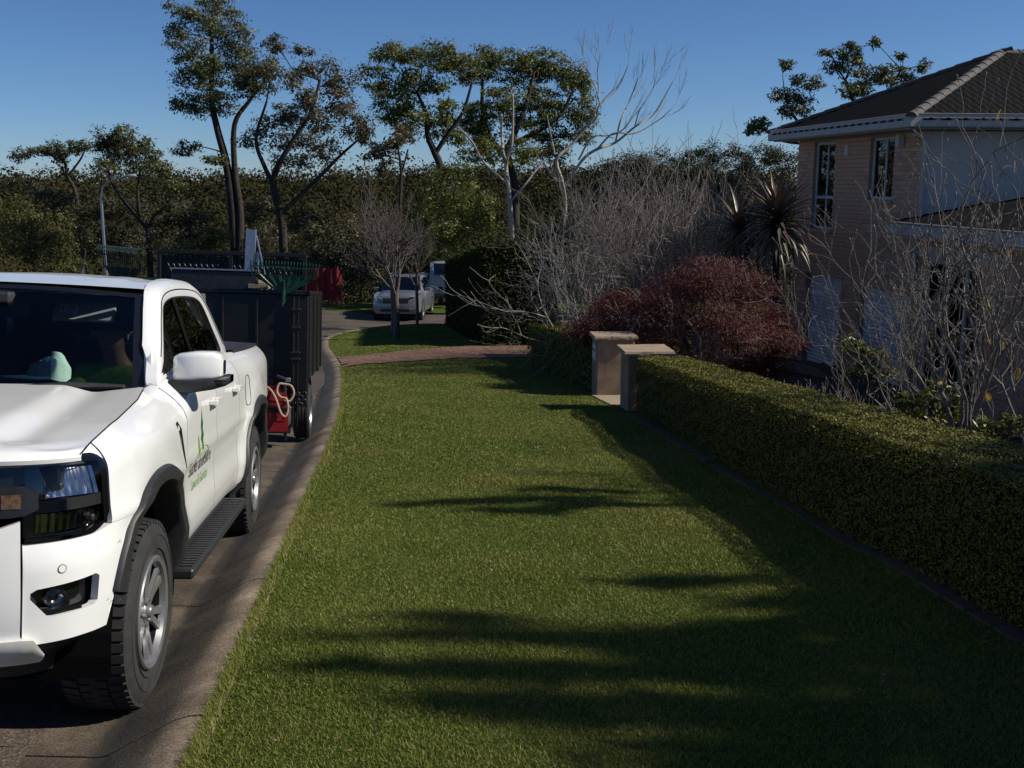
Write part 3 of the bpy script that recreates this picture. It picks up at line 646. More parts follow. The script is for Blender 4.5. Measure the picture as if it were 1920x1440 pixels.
for sg in (1, -1):
    rows_ = []
    for k in range(len(oc)):
        o_, i_ = oc[k], ic[k]; ro = []
        if o_[1] > 1.40: ro += [(sg*(G(*o_)-.075), o_[0], o_[1]+.030), (sg*(G(*o_)-.030), o_[0], o_[1]+.024)]
        else: ro += [(sg*(G(*o_)-.05), o_[0], o_[1]), (sg*(G(*o_)-.02), o_[0], o_[1])]
        for t_ in (0, .25, .5, .75, 1): q = o_*(1-t_)+i_*t_; ro.append((sg*(G(*q)+.004*math.sin(math.pi*t_)), q[0], q[1]))
        ro.append((sg*(G(*i_)-.02), i_[0], i_[1])); rows_.append(ro)
    mb = MB(); mb.grid(rows_, closed_u=True)
    if sg > 0: mb.f = [f[::-1] for f in mb.f]
    fr = mb.build('cab_side', M['paint'], truck, True)
    # seam of the door frame
    sm = [o_*(.62)+i_*.38 for o_, i_ in zip(oc, ic)]; sm = [q for q in sm if q[1] > 1.36]; sm.sort(key=lambda q: q[0])
    mb = MB(); mb.tube([(sg*(G(*q)+.004), q[0], q[1]) for q in sm], .0035, 5); mb.build('door_seam', M['dark'], fr)
    for (nm, a, b) in (('front_window', .835, 1.505), ('rear_window', 1.575, 2.50)):
        ys = lin(a, b, 22); mb = MB(); mb.grid([[(sg*(G(y, z)-.012+.004), y, z) for z in lin(lower(y)-.01, upper(y)+.008, 8)] for y in ys])
        if sg < 0: mb.f = [f[::-1] for f in mb.f]
        mb.build(nm, M['tint'], truck, True)
    mb = MB(); mb.grid([[(sg*(G(y, z)-.002), y, z) for z in lin(1.315, upper(y)+.004, 6)] for y in (1.498,1.505,1.54,1.58,1.588)])
    if sg < 0: mb.f = [f[::-1] for f in mb.f]
    mb.build('b_pillar', M['gloss_black'], truck)
    mb = MB(); tr = [(y, lower(y)) for y in lin(.84,2.5,10)] ; loop = [(sg*(G(*q)-.004), q[0], q[1]) for q in ic]
    mb.tube(loop+[loop[0]], .006, 5, cap=False); mb.build('window_rubber', M['blackpl'], truck)
# windscreen (bowed patch), its black border, pillars
def WS(u, v):   # u -1..1, v 0..1
    bx = .752*u; by = .44+.20*u*u; bz = 1.245-.012*u*u; tx = .622*u; ty_ = 1.0+.19*u*u; tz = 1.700-.028*u*u
    p = np.array([bx*(1-v)+tx*v, by*(1-v)+ty_*v, bz*(1-v)+tz*v]); p += np.array([0,-.6,.8])*.03*math.sin(math.pi*v)*(1-.3*u*u); return p
def patch(us, vs_, d=0):
    return [[WS(u, v)+np.array([0,-.62,.78])*d for v in vs_] for u in us]
mb = MB(); mb.grid(patch(lin(-.94,.94,30), lin(.02,.95,12))); mb.build('windscreen', M['wsglass'], truck, True)
fr = MB()
for us, vs_ in ((lin(-1,-.935,4), lin(0,1,12)), (lin(.935,1,4), lin(0,1,12)), (lin(-.935,.935,24), lin(-.06,.03,4)), (lin(-.935,.935,24), lin(.945,1,3))): fr.grid(patch(us, vs_, .003))
fr.build('windscreen_border', M['gloss_black'], truck, True)
for sg in (1, -1):
    mb = MB(); rows_ = []
    for k in range(13):
        v = k/12; w = WS(sg, v); y_ = .60 + (1.26-.60)*v; z_ = 1.262 + (1.69-1.262)*v - 0; oy = np.interp(v, [0,.4,.77,1], [.62,.86,1.08,1.24]); oz = np.interp(v, [0,.4,.77,1], [1.262,1.435,1.60,1.682])
        a = w + np.array([0,-.004,.004]); b_ = np.array([sg*(G(oy, oz)-.018), oy, oz+.006])
        mid = (a+b_)/2 + np.array([sg*.012,-.012,.008]); rows_.append([w - np.array([0,-.02,.02]), a, a*.7+mid*.3+np.array([0,-.006,.004]), mid, b_, b_-np.array([sg*.02,0,.0])])
    mb.grid(rows_); 
    if sg > 0: pass
    else: mb.f = [f[::-1] for f in mb.f]
    mb.build('a_pillar', M['paint'], truck, True)
    mb = MB(); q0 = [Q(sy(.55), z) for z in (1.243, 1.232, 1.215)]; q1 = [(.752,.648,1.238),(.786,.628,1.262),(.826,.625,1.262)]; q2 = [(.744,.70,1.282),(.782,.69,1.312),(.822,.70,1.312)]
    mb.grid([[(sg*x, y, z) for x, y, z in q] for q in (q0, q1, q2)])
    if sg < 0: mb.f = [f[::-1] for f in mb.f]
    mb.build('pillar_foot', M['paint'], truck, True)
    w = MB(); a = WS(sg*.30 if sg > 0 else -.75, -.03) + np.array([0,-.025,.02]); b_ = WS(sg*.90 if sg > 0 else -.02, .0 if sg > 0 else .02) + np.array([0,-.02,.022])
    w.tube([a, (a+b_)/2+np.array([0,-.012,.012]), b_], [.010,.013,.006], 6); w.tube([a+np.array([0,.01,-.006]), b_+np.array([0,.012,-.008])], .005, 4); w.bbox(a, (.06,.05,.025), .008); w.build('wiper', M['blackpl'], truck)
# roof skin, ditch strips
def RZ(x, y): return 1.775 - .030*(x/.6)**2 - np.interp(y, [1.0,1.2,1.5,1.9,2.4,2.75], [.062,.040,.014,0,.012,.050])
mb = MB(); mb.grid([[(x, 1.0+.19*(x/.622)**2 + (2.74-1.0-.19*(x/.622)**2)*t_, RZ(x, 1.0+.19*(x/.622)**2 + (2.74-1.0-.19*(x/.622)**2)*t_) + (.004*smooth(.30,.34,abs(x)) - .004*smooth(.42,.46,abs(x)))*smooth(.1,.2,t_)) for t_ in lin(0,1,24)] for x in lin(-.622,.622,41)]); mb.build('roof', M['paint'], truck, True)
for sg in (1, -1):
    mb = MB(); rows_ = []
    for t_ in lin(0, 1, 16):
        y = 1.19+(2.70-1.19)*t_; oz = np.interp(y, [1.24,1.5,1.9,2.28,2.52,2.72], [1.682,1.722,1.735,1.718,1.635,1.47]); g = G(y, oz)-.072
        rows_.append([(sg*.620, y, RZ(.62, y)-.004), (sg*.626, y, RZ(.62, y)-.016), (sg*max(g, .64), y, oz+.020)])
    mb.grid(rows_)
    if sg < 0: mb.f = [f[::-1] for f in mb.f]
    mb.build('roof_ditch', M['gloss_black'], truck)
mb = MB(); mb.grid([[(x, 2.74+(.13*t_), RZ(x, 2.74)-.004-.43*t_) for t_ in (0,.06,1)] for x in lin(-.66,.66,9)]); mb.build('cab_back', M['paint'], truck, True)
mb = MB(); mb.box((0,2.80,1.53), (1.10,.03,.27), rot=Matrix.Rotation(R(16), 3, 'X')); mb.build('back_window', M['tint'], truck)
mb = MB(); mb.tube([(0,2.30,1.765),(0,2.33,1.80),(0,2.335,1.812)], [.022,.014,.006], 8); ar = mb.build('roof_aerial', M['blackpl'], truck, True); mb = MB(); mb.tube([(0,2.335,1.80),(.008,2.36,1.93)], [.004,.0025], 6); mb.build('aerial_rod', M['blackpl'], ar)
# doors: handles, vent, mirror, fuel flap
def onside(y, z, d=0): return np.array(Q(sy(y), z, d))
for q, sg in ((0, 1), (1, -1)):
    for (door, y) in ((fd[q], 1.44), (rd[q], 2.26)):
        p = onside(y, 1.112, .034); mb = MB(); mb.bbox((sg*p[0], p[1], p[2]), (.022,.20,.030), .009); mb.bbox((sg*(p[0]-.018), p[1]-.085, p[2]), (.034,.03,.026), .008); mb.bbox((sg*(p[0]-.018), p[1]+.085, p[2]), (.034,.03,.026), .008); h = mb.build('handle', M['paint'], door, True)
        cu = MB(); c = onside(y, 1.108, .0015); cu.grid([[(sg*(onside(y+.075*math.cos(t_)*r_, 1.110+.034*math.sin(t_)*r_, .002)[0]), y+.075*math.cos(t_)*r_, 1.110+.034*math.sin(t_)*r_) for r_ in (0.01,1)] for t_ in lin(0, 2*math.pi, 24)]); cu.build('handle_cup', M['gloss_black' if 0 else 'paint_dirty'], door)
    mb = MB(); vt = [(.455,1.105),(.50,1.11),(.545,1.07),(.60,.98),(.648,.872),(.635,.872),(.58,.95),(.52,1.03)]
    c = np.mean(vt, 0); mb.add([(sg*onside(c[0], c[1], .008)[0], c[0], c[1])] + [(sg*onside(a, b, .004)[0], a, b) for a, b in vt], [(0, 1+(k+1) % 8, 1+k) if sg > 0 else (0, 1+k, 1+(k+1) % 8) for k in range(8)]); mb.build('guard_vent', M['gloss_black'], truck)
    if sg > 0:
        fl = [onside(2.80+.085*abs(math.cos(t_))**.6*math.copysign(1, math.cos(t_)), 1.055+.10*abs(math.sin(t_))**.6*math.copysign(1, math.sin(t_)), .0008) for t_ in lin(0, 2*math.pi, 40)]
        mb = MB(); mb.tube(fl, .0028, 4, cap=False); mb.build('fuel_flap_gap', M['letter_grey'], truck)
    # mirror
    mi = MB(); prof = []
    def mrow(x, y0, y1, z0, z1):
        ro = []
        for t_ in lin(0, 2*math.pi, 24, endpoint=False):
            cy, cz = math.cos(t_), math.sin(t_); n_ = 5.0
            ro.append((sg*x, (y0+y1)/2 + (y1-y0)/2*abs(cy)**(2/n_)*math.copysign(1, cy), (z0+z1)/2 + (z1-z0)/2*abs(cz)**(2/n_)*math.copysign(1, cz)))
        return ro
    secs = [(.838,.86,.94,1.30,1.36),(.842,.825,.97,1.262,1.385),(.87,.80,.975,1.262,1.40),(.95,.795,.975,1.264,1.412),(1.03,.805,.975,1.270,1.412),(1.062,.825,.97,1.280,1.400),(1.072,.86,.95,1.30,1.37)]
    rows_ = [mrow(*q) for q in secs]; rows_ = [ro+[ro[0]] for ro in rows_]; mi.grid(rows_)
    if sg < 0: mi.f = [f[::-1] for f in mi.f]
    mo = mi.build('side_mirror', M['paint'], truck, True)
    lo = MB(); rows_ = [mrow(*q) for q in ((.79,.79,.93,1.205,1.262),(.84,.785,.965,1.202,1.272),(.93,.775,.98,1.210,1.276),(1.03,.78,.98,1.228,1.288),(1.085,.80,.975,1.246,1.300),(1.11,.84,.95,1.262,1.300))]; lo.grid([ro+[ro[0]] for ro in rows_])
    if sg < 0: lo.f = [f[::-1] for f in lo.f]
    lo.build('mirror_base', M['blackpl'], mo, True)
    li = MB(); li.bbox((sg*1.055, .80, 1.272), (.10,.03,.014), .004); li.build('indicator', M['lens'], mo)
    gl = MB(); gl.bbox((sg*.955, .982, 1.335), (.19,.01,.11), .004); gl.build('mirror_glass', M['chrome'], mo)
    sail = MB(); sail.add([(sg*(G(.80,1.31)+.012), .70, 1.30), (sg*(G(.84,1.31)+.012), .90, 1.312), (sg*(G(.9,1.4)+.010), .925, 1.395)], [(0,1,2) if sg > 0 else (2,1,0)]); sail.build('mirror_sail', M['gloss_black'], truck)
    # side step
    st = MB(); st.bbox((sg*.925, 1.46, .385), (.15,1.80,.05), .02); so = st.build('side_step', M['blackpl'], truck, True)
    for k in range(34):
        r_ = MB(); r_.bbox((sg*.93, .62+k*.050, .413), (.115,.020,.010), .003); r_.build('tread_rib', M['blackpl'], so)
    for y_ in (.75, 1.5, 2.25): br = MB(); br.tube([(sg*.60, y_, .42), (sg*.90, y_, .375)], .02, 6); br.build('step_bracket', M['darkmetal'], so)
    # bed rail cap and tail lamp
    rc = MB(); rc.grid([[(sg*(onside(y, ztop(y)-.004, .004)[0]), y, ztop(y)-.012), (sg*(onside(y, ztop(y), .004)[0]), y, ztop(y)+.012), (sg*(onside(y, ztop(y), 0)[0]-.085), y, ztop(y)+.014), (sg*(onside(y, ztop(y), 0)[0]-.09), y, ztop(y)-.03)] for y in lin(2.88, 4.36, 12)])
    if sg > 0: rc.f = [f[::-1] for f in rc.f]
    rc.build('bed_rail_cap', M['blackpl'], truck)
    tl = MB(); tl.bbox((sg*.80, 4.36, 1.0), (.10,.06,.34), .02); tl.build('tail_light', M['redlens'], truck, True)
# load bed, tailgate, soft cover, rear bumper, underside
mb = MB(); mb.box((0,3.62,.80), (1.52,1.5,.04)); mb.box((0,2.90,1.0), (1.6,.04,.5)); mb.build('load_bed', M['dark'], truck)
mb = MB(); mb.bbox((0,4.37,1.02), (1.56,.07,.52), .02); mb.build('tailgate', M['paint'], truck, True)
mb = MB(); rows_ = [[(x, y, 1.288 + .022*math.cos(x*1.9) + .006*math.sin(y*9)) for x in lin(-.80,.80,14)] for y in lin(2.90,4.36,14)]; mb.grid(rows_); mb.f = [f[::-1] for f in mb.f]; mb.build('tonneau_cover', M['navy'], truck, True)
mb = MB(); mb.bbox((0,4.42,.60), (1.62,.16,.16), .03); mb.build('rear_bumper', M['blackpl'], truck, True)
mb = MB(); mb.box((0,1.9,.44), (1.5,4.6,.14)); mb.box((0,-.35,.52), (1.5,.6,.14)); mb.box((.5,2,.36), (.12,4.9,.12)); mb.box((-.5,2,.36), (.12,4.9,.12)); mb.box((0,-.42,.42), (1.3,.5,.06), rot=Matrix.Rotation(R(-14), 3, 'X')); mb.tube([(-.8,3.27,.375),(.8,3.27,.375)], .06, 8); mb.tube([(-.8,0,.375),(.8,0,.375)], .04, 8); mb.build('chassis', M['dark'], truck)
# cabin: floor, dash, seats, wheel, visors, mirror
cab = MB(); cab.box((0,1.7,.62), (1.56,2.1,.05)); cab.box((0,.62,.86), (1.5,.08,.5)); cab.build('cabin_floor', M['trim'], truck)
d_ = MB(); d_.grid([[(x, .56+.16*(x/.74)**2, 1.248), (x, .74, 1.243), (x, .98, 1.215), (x, 1.06, 1.15), (x, 1.05, .85)] if 0 else [(x, .56+.14*(x/.74)**2, 1.236), (x, .80, 1.232), (x, .99, 1.205), (x, 1.06, 1.14), (x, 1.05, .80)] for x in lin(-.74,.74,14)]); d_.build('dashboard', M['trim'], truck, True)
hl = MB(); hl.grid([[(x, y, RZ(x, y)-.045) for y in lin(1.02+.19*(x/.6)**2, 2.7, 8)] for x in lin(-.58,.58,8)]); hl.build('headlining', M['greytrim'], truck)
for (x, y) in ((.38,1.50),(-.38,1.50),(.38,2.45),(-.38,2.45)):
    s_ = MB(); s_.bbox((x, y-.18, .88), (.52,.52,.16), .06); s_.bbox((x, y+.14, 1.12), (.50,.16,.56), .06, rot=Matrix.Rotation(R(-14), 3, 'X')); o = s_.build('seat', M['trim'], truck, True)
    h = MB(); h.bbox((x, y+.23, 1.475), (.27,.10,.17), .04, rot=Matrix.Rotation(R(-8), 3, 'X')); h.tube([(x-.06,y+.21,1.36),(x-.06,y+.23,1.44)], .006, 5); h.tube([(x+.06,y+.21,1.36),(x+.06,y+.23,1.44)], .006, 5); h.build('headrest', M['trim'], o, True)
sw = MB(); c = Vector((-.38,1.13,1.13)); ax = Vector((0,.85,.5)).normalized(); e1 = Vector((1,0,0)); e2 = ax.cross(e1)
sw.tube([c+(e1*math.cos(t_)+e2*math.sin(t_))*.185 for t_ in lin(0,2*math.pi,33)], .014, 8, cap=False); sw.bbox(c, (.16,.05,.12), .02); sw.tube([c-e1*.18, c+e1*.18], .014, 6); sw.tube([c, c-ax*.2], .03, 8); sw.build('steering_wheel', M['trim'], truck, True)
for sg in (1, -1):
    v_ = MB(); v_.bbox((sg*.33, 1.185, 1.575), (.30,.02,.12), .008, rot=Matrix.Rotation(R(-38), 3, 'X')); vo = v_.build('sun_visor', M['greytrim'], truck, True)
    if sg > 0:
        w_ = MB(); w_.bbox((.255, 1.168, 1.585), (.085,.004,.062), .001, rot=Matrix.Rotation(R(-38), 3, 'X')); lb = w_.build('warning_label', M['signplate'], vo)
        k_ = MB(); rt = Matrix.Rotation(R(-38), 3, 'X'); cc = Vector((.255,1.165,1.585))
        k_.tube([cc + rt @ Vector((.016+.014*math.cos(t_), -.0, -.002+.014*math.sin(t_))) for t_ in lin(0,2*math.pi,17)], .002, 4, cap=False); k_.bbox(cc + rt @ Vector((0,0,-.024)), (.07,.003,.005), .001, rot=rt); k_.bbox(cc + rt @ Vector((-.028,0,.006)), (.010,.003,.024), .001, rot=rt); k_.bbox(cc + rt @ Vector((.018,0,.020)), (.03,.003,.005), .001, rot=rt); k_.build('label_print', M['letter_grey'], lb)
rm = MB(); rm.bbox((0,.98,1.575), (.25,.05,.075), .025, rot=Matrix.Rotation(R(-10), 3, 'X')); rm.tube([(0,1.0,1.60),(0,.96,1.66)], .014, 6); rm.bbox((0,.92,1.635), (.16,.12,.06), .02); rm.build('rear_view_mirror', M['trim'], truck, True)
# scuffs on the bumper corner
for k in range(12):
    s = sy(rng.uniform(-.60,-.46)) ; z = rng.uniform(.56,.70) if k < 9 else rng.uniform(.74,.80); L_ = rng.uniform(.004,.030)
    mb = MB(); pts = [Q(s+L_*t_, z+L_*.35*t_, .0012) for t_ in (0,.5,1)]; mb.tube(pts, [.0006,.0012,.0005], 4); mb.build('scuff', M['letter_grey'], truck)

# --- door graphics: mapped onto the door skin
def decal(name, polys, mat, parent, d=.0022):
    mb = MB()
    for po in polys:
        n_ = len(po); mb.add([onside(a, b, d) for a, b in po], [tuple(range(n_))])
    return mb.build(name, mat, parent)
def text_on(name, body, y0, z0, size, mat, parent, mapper, shear=0, bold=0, width=None):
    cu = bpy.data.curves.new(name, 'FONT'); cu.body = body; cu.size = size; cu.shear = shear; cu.offset = bold; cu.resolution_u = 3; cu.fill_mode = 'FRONT'
    o = bpy.data.objects.new(name, cu); col.objects.link(o)
    dg = bpy.context.evaluated_depsgraph_get(); me = bpy.data.meshes.new_from_object(o.evaluated_get(dg)); me.name = name
    bpy.data.objects.remove(o); n_ = len(me.vertices); co = np.empty(n_*3, np.float32); me.vertices.foreach_get('co', co); co = co.reshape(-1, 3)
    if width: co[:,0] *= width/co[:,0].max()
    me.vertices.foreach_set('co', np.array([mapper(y0+a, z0+b) for a, b, _ in co], np.float32).ravel()); me.update()
    return finish(name, me, mat, parent)
M['logo_dark'] = surf('logo_dark_green', (.02,.14,.05), rough=.4); M['logo_light'] = surf('logo_light_green', (.20,.38,.06), rough=.4)
on = lambda y, z: onside(y, z, .0022)
text_on('lettering', 'Sutherland Shire', .80, .797, .105, M['door_print'], fd[0], on, bold=.0003, width=.64)
text_on('lettering', 'Lawn & Garden', .90, .715, .082, M['logo_light'], fd[0], on, width=.46)
tree_l = [(1.09,1.118),(1.105,1.06),(1.13,1.03),(1.118,1.0),(1.15,.965),(1.13,.945),(1.125,.90),(1.09,.895),(1.10,.93),(1.075,.955),(1.092,.985),(1.07,1.02),(1.085,1.06)]
decal('logo_tree', [tree_l], M['logo_dark'], fd[0])
gr = [[(.98+k*.022, .868+.004*math.sin(k)), (.985+k*.022, .868), (.99+k*.026-.01, .868+.03+.02*((k*7) % 3))] for k in range(14)]
decal('logo_grass', gr + [[(1.00,.99),(1.02,.96),(1.03,.90),(1.01,.88),(.99,.90),(1.0,.94)]], M['logo_light'], fd[0])
arc = []
for k in range(14):
    t0, t1 = math.pi*(1-k/14), math.pi*(1-(k+1)/14); arc.append([(1.12+.19*math.cos(t_)*r_, .868-.03+.055*math.sin(t_)*r_+.02) for t_, r_ in ((t0,1),(t1,1),(t1,.93),(t0,.93))])
decal('logo_arc', arc, M['logo_light'], fd[0])

# ------------------------------------------------------------------ the mint cap on the dashboard
def cap_obj():
    rows_ = []; C = np.array([.300,.72,1.262])
    cap_ = MB()
    for k, t_ in enumerate(lin(0, math.pi/2, 12)):
        ro = []
        for a in lin(0, 2*math.pi, 40):
            r = math.cos(t_)**.75; wr = 1 + .05*math.sin(a*5+k*.5)*math.sin(2*t_) + .03*math.sin(a*11)
            ro.append((C[0]+.093*r*math.cos(a)*wr+.012*k/11, C[1]+.080*r*math.sin(a)*wr, C[2]+.006+.106*math.sin(t_)**.9*(1+.16*math.cos(a)) + .008*math.sin(a*3+k*.9)))
        rows_.append(ro)
    cap_.grid(rows_); cap_.f = [f[::-1] for f in cap_.f]
    o = cap_.build('cap', M['mint'], None, True)
    fp = MB(); pr = []
    for k, t_ in enumerate(lin(.08, 1.02, 8)):
        ro = []
        for a in lin(math.pi*1.02, math.pi*1.62, 12):
            r = math.cos(t_)**.75*1.02; ro.append((C[0]+.093*r*math.cos(a)+.012*k/11-.004, C[1]+.080*r*math.sin(a)-.004, C[2]+.008+.106*math.sin(t_)**.9*(1+.16*math.cos(a))))
        pr.append(ro)
    fp.grid(pr); fp.f = [f[::-1] for f in fp.f]; fp.build('front_panel', M['mint_grey'], o, True)
    br = MB(); rows_ = []
    for a in lin(math.pi*.88, math.pi*1.62, 16):
        w = math.sin((a-math.pi*.88)/(math.pi*.74)*math.pi)**.6; ro = []
        for q in lin(0, 1, 6): ro.append((C[0]+(.10+.095*w*q)*math.cos(a)-.03*q*w, C[1]+(.085+.075*w*q)*math.sin(a), C[2]+.022-.010*q*w+.008*math.sin(a*2)*q))
        rows_.append(ro)
    br.grid(rows_); br.f = br.f + []; b2 = MB(); b2.grid([[(x, y, z-.004) for x, y, z in ro] for ro in rows_]); b2.f = [f[::-1] for f in b2.f]
    br.add(b2.v, b2.f); br.build('peak', M['mint'], o, True)
    o.matrix_world = TM; tag(o, 'crumpled mint green cap lying on the pickup dashboard behind the windscreen', 'cap')
cap_obj()

# ------------------------------------------------------------------ passenger
def skin_body(name, nodes, edges, mat, parent=None, sub=2):
    me = bpy.data.meshes.new(name); me.from_pydata([n[0] for n in nodes], edges, []); o = bpy.data.objects.new(name, me); col.objects.link(o)
    md = o.modifiers.new('skin', 'SKIN'); md.use_smooth_shade = True
    lay = me.skin_vertices[0].data if me.skin_vertices else None
    if lay is None:
        bpy.context.view_layer.objects.active = o; bpy.ops.mesh.customdata_skin_add(); lay = me.skin_vertices[0].data
    for k, n in enumerate(nodes): lay[k].radius = n[1] if isinstance(n[1], tuple) else (n[1], n[1])
    lay[0].use_root = True
    s_ = o.modifiers.new('sub', 'SUBSURF'); s_.levels = s_.render_levels = sub
    dg = bpy.context.evaluated_depsgraph_get(); m2 = bpy.data.meshes.new_from_object(o.evaluated_get(dg)); bpy.data.objects.remove(o); m2.name = name
    return finish(name, m2, mat, parent, True)
def person():
    X = .40
    N_ = [((X,1.62,.99),(.15,.11)),((X,1.62,1.10),(.145,.10)),((X,1.60,1.20),(.16,.10)),((X-.005,1.565,1.285),(.09,.07)),((X-.01,1.535,1.34),(.052,.055)),((X-.015,1.505,1.40),(.07,.078)),((X-.02,1.485,1.47),(.074,.088)),((X-.02,1.49,1.53),(.05,.06)),
         ((X+.18,1.58,1.235),.055),((X+.22,1.46,1.08),.046),((X+.12,1.25,1.03),.036),((X+.05,1.18,1.06),.030),
         ((X-.18,1.58,1.235),.055),((X-.23,1.46,1.08),.046),((X-.12,1.25,1.03),.036),((X-.04,1.18,1.06),.030),
         ((X+.10,1.50,.95),.085),((X+.13,1.13,.97),.07),((X+.13,1.05,.72),.05),((X-.10,1.50,.95),.085),((X-.13,1.13,.97),.07),((X-.13,1.05,.72),.05),
         ((X+.13,.98,.66),.04),((X-.13,.98,.66),.04)]
    E_ = [(0,1),(1,2),(2,3),(3,4),(4,5),(5,6),(6,7),(2,8),(8,9),(9,10),(10,11),(2,12),(12,13),(13,14),(14,15),(0,16),(16,17),(17,18),(0,19),(19,20),(20,21),(18,22),(21,23)]
    b = skin_body('person', N_, E_, M['skin'])
    # fingers, nose, ears, brow on the same body
    mb = MB()
    for sg in (1, -1):
        hx_, hy, hz = X + sg*.045, 1.165, 1.065
        for k in range(4): mb.tube([(hx_-sg*.03+sg*k*.018, hy+.02, hz-.005), (hx_-sg*.032+sg*k*.017, hy-.035, hz+.012), (hx_-sg*.036+sg*k*.015, hy-.05, hz-.015), (hx_-sg*.036+sg*k*.013, hy-.03-.004*k, hz-.03)], [.010,.0095,.009,.007], 7)
        mb.tube([(hx_-sg*.03, hy+.03, hz), (hx_-sg*.055, hy, hz+.02), (hx_-sg*.055, hy-.025, hz+.024)], [.012,.010,.008], 7)
        mb.tube([(X-.02+sg*.074,1.50,1.475), (X-.02+sg*.090,1.515,1.465), (X-.02+sg*.080,1.51,1.435)], [.012,.022,.010], 8)
    mb.tube([(X-.022,1.40,1.475), (X-.024,1.372,1.43), (X-.022,1.395,1.42)], [.008,.016,.010], 8)
    mb.tube([(X-.05,1.412,1.39),(X-.02,1.402,1.388),(X+.01,1.412,1.39)], [.004,.008,.004], 6)
    for sg in (1, -1): mb.lathe([(0,.008),(.010,.004),(.013,-.004)], (X-.02+sg*.03, 1.405, 1.468), (0,-1,0), 10)
    f_ = mb.build('person_detail', M['skin'], None, True)
    bpy.context.view_layer.objects.active = b
    for o in bpy.context.selected_objects: o.select_set(False)
    b.select_set(True); f_.select_set(True)
    with bpy.context.temp_override(active_object=b, selected_editable_objects=[b, f_], selected_objects=[b, f_]): bpy.ops.object.join()
    sh = [(p, tuple(q*1.12 for q in r) if isinstance(r, tuple) else r*1.25) for p, r in N_]
    skin_body('shirt', [sh[0], sh[1], sh[2], (sh[3][0], (.098,.085)), sh[8], sh[9], sh[12], sh[13]], [(0,1),(1,2),(2,3),(2,4),(4,5),(2,6),(6,7)], M['lime'], b)
    skin_body('trousers', [sh[0], sh[16], sh[17], sh[18], sh[19], sh[20], sh[21]], [(0,1),(1,2),(2,3),(0,4),(4,5),(5,6)], M['navy'], b)
    cp = MB(); rows_ = []
    for t_ in lin(0, math.pi/2, 8): rows_.append([(X-.02+.092*math.cos(t_)*math.cos(a), 1.492+.112*math.cos(t_)*math.sin(a), 1.492+.085*math.sin(t_)) for a in lin(0, 2*math.pi, 24)])
    cp.grid(rows_); cp.f = [f[::-1] for f in cp.f]; rows_ = []
    for a in lin(math.pi*1.08, math.pi*1.92, 12): rows_.append([(X-.02+.09*math.cos(a)*(1+.04*q), 1.492+.11*math.sin(a)-.085*q*max(0, -math.sin(a))**.5, 1.497-.02*q) for q in lin(0,1,4)])
    cp.grid(rows_); cp.build('cap', M['navy'], b, True)
    bud = MB(); bud.tube([(X-.02+.088,1.50,1.452),(X-.02+.090,1.49,1.425)], [.008,.004], 8); bud.build('ear_bud', M['signplate'], b, True)
    b.matrix_world = TM; tag(b, 'person in a lime green shirt and dark cap looking down in the pickup passenger seat', 'person')
person()
# ------------------------------------------------------------------ black box trailer behind the truck
TRM = pose((-3.29, 12.0, -.915), R(-7.0), R(6.1), R(2.4))
trl = empty('box_trailer', mw=TRM); tag(trl, 'black steel box trailer with high sides and mesh rack behind the pickup', 'trailer')
def bx(name, c, d, mat, parent=trl, b=.008, rot=None): mb = MB(); mb.bbox(c, d, b, rot); return mb.build(name, mat, parent)
fp = bx('front_panel', (0,-.45,1.13), (1.86,.03,1.06), M['trailer'])
for k in range(5): bx('panel_rib', (-.74+.37*k,-.47,1.12), (.03,.03,1.0), M['trailer'], fp)
for sg in (1, -1):
    sp = bx('side_panel', (sg*.92,.78,1.19), (.03,2.46,.96), M['trailer'])
    for y in (-.38,.35,1.1,1.95): bx('side_rib', (sg*.94,y,1.18), (.02,.05,.94), M['trailer'], sp)
    for k in range(10): 
        r_ = MB(); r_.lathe([(0,.006),(.008,.004),(.010,0)], (sg*.952, -.38, .78+.09*k), (sg,0,0), 8); r_.build('rivet', M['darkmetal'], sp)
    bx('top_rail', (sg*.92,.78,1.685), (.06,2.52,.05), M['trailer'])
    # mudguard of chequer plate
    mg = MB(); mg.grid([[(sg*x_, .37*math.cos(t_), .33+.40*math.sin(t_)) for x_ in (.66,.93)] for t_ in lin(R(10), R(170), 14)]); mg.build('mudguard', M['darkmetal'], trl)
    gd = bx('guard_front', (sg*.80,-.40,.55), (.26,.02,.26), M['darkmetal'])
    for k in range(7):
        for j in range(6): bx('chequer_bar', (sg*(.70+.035*k), -.413, .45+.04*j), (.026,.006,.007), M['darkmetal'], gd, .001, Matrix.Rotation(R(45 if (k+j) % 2 else -45), 3, 'Y'))
    # wheel
    ty = MB(); ax = Vector((sg,0,0)); ty.lathe([(.19,-.17),(.25,-.19),(.30,-.18),(.315,-.14),(.315,-.04),(.30,-.005),(.25,.005),(.19,-.01)], (0,0,0), ax, 40)
    for h in (-.15,-.11,-.07,-.03): ty.lathe([(.314,h-.012),(.320,h-.010),(.320,h+.010),(.314,h+.012)], (0,0,0), ax, 40)
    rm = MB(); rm.lathe([(0,-.03),(.05,-.02),(.07,-.05),(.13,-.06),(.16,-.03),(.185,-.02),(.195,.0),(.20,-.02)], (0,0,0), ax, 32)
    w = rm.build('wheel', M['galv'], trl, True); w.location = (sg*.945, 0, .32); ty.build('tyre', M['rubber'], w, True)
bx('top_rail', (0,-.45,1.685), (1.90,.06,.05), M['trailer'])
bx('floor', (0,.78,.55), (1.34,2.46,.06), M['trailer'])
for sg in (1, -1): bx('lower_side', (sg*.65,.78,.63), (.03,2.46,.18), M['trailer']); 
bx('lower_front', (0,-.44,.55), (1.30,.03,.20), M['trailer'])
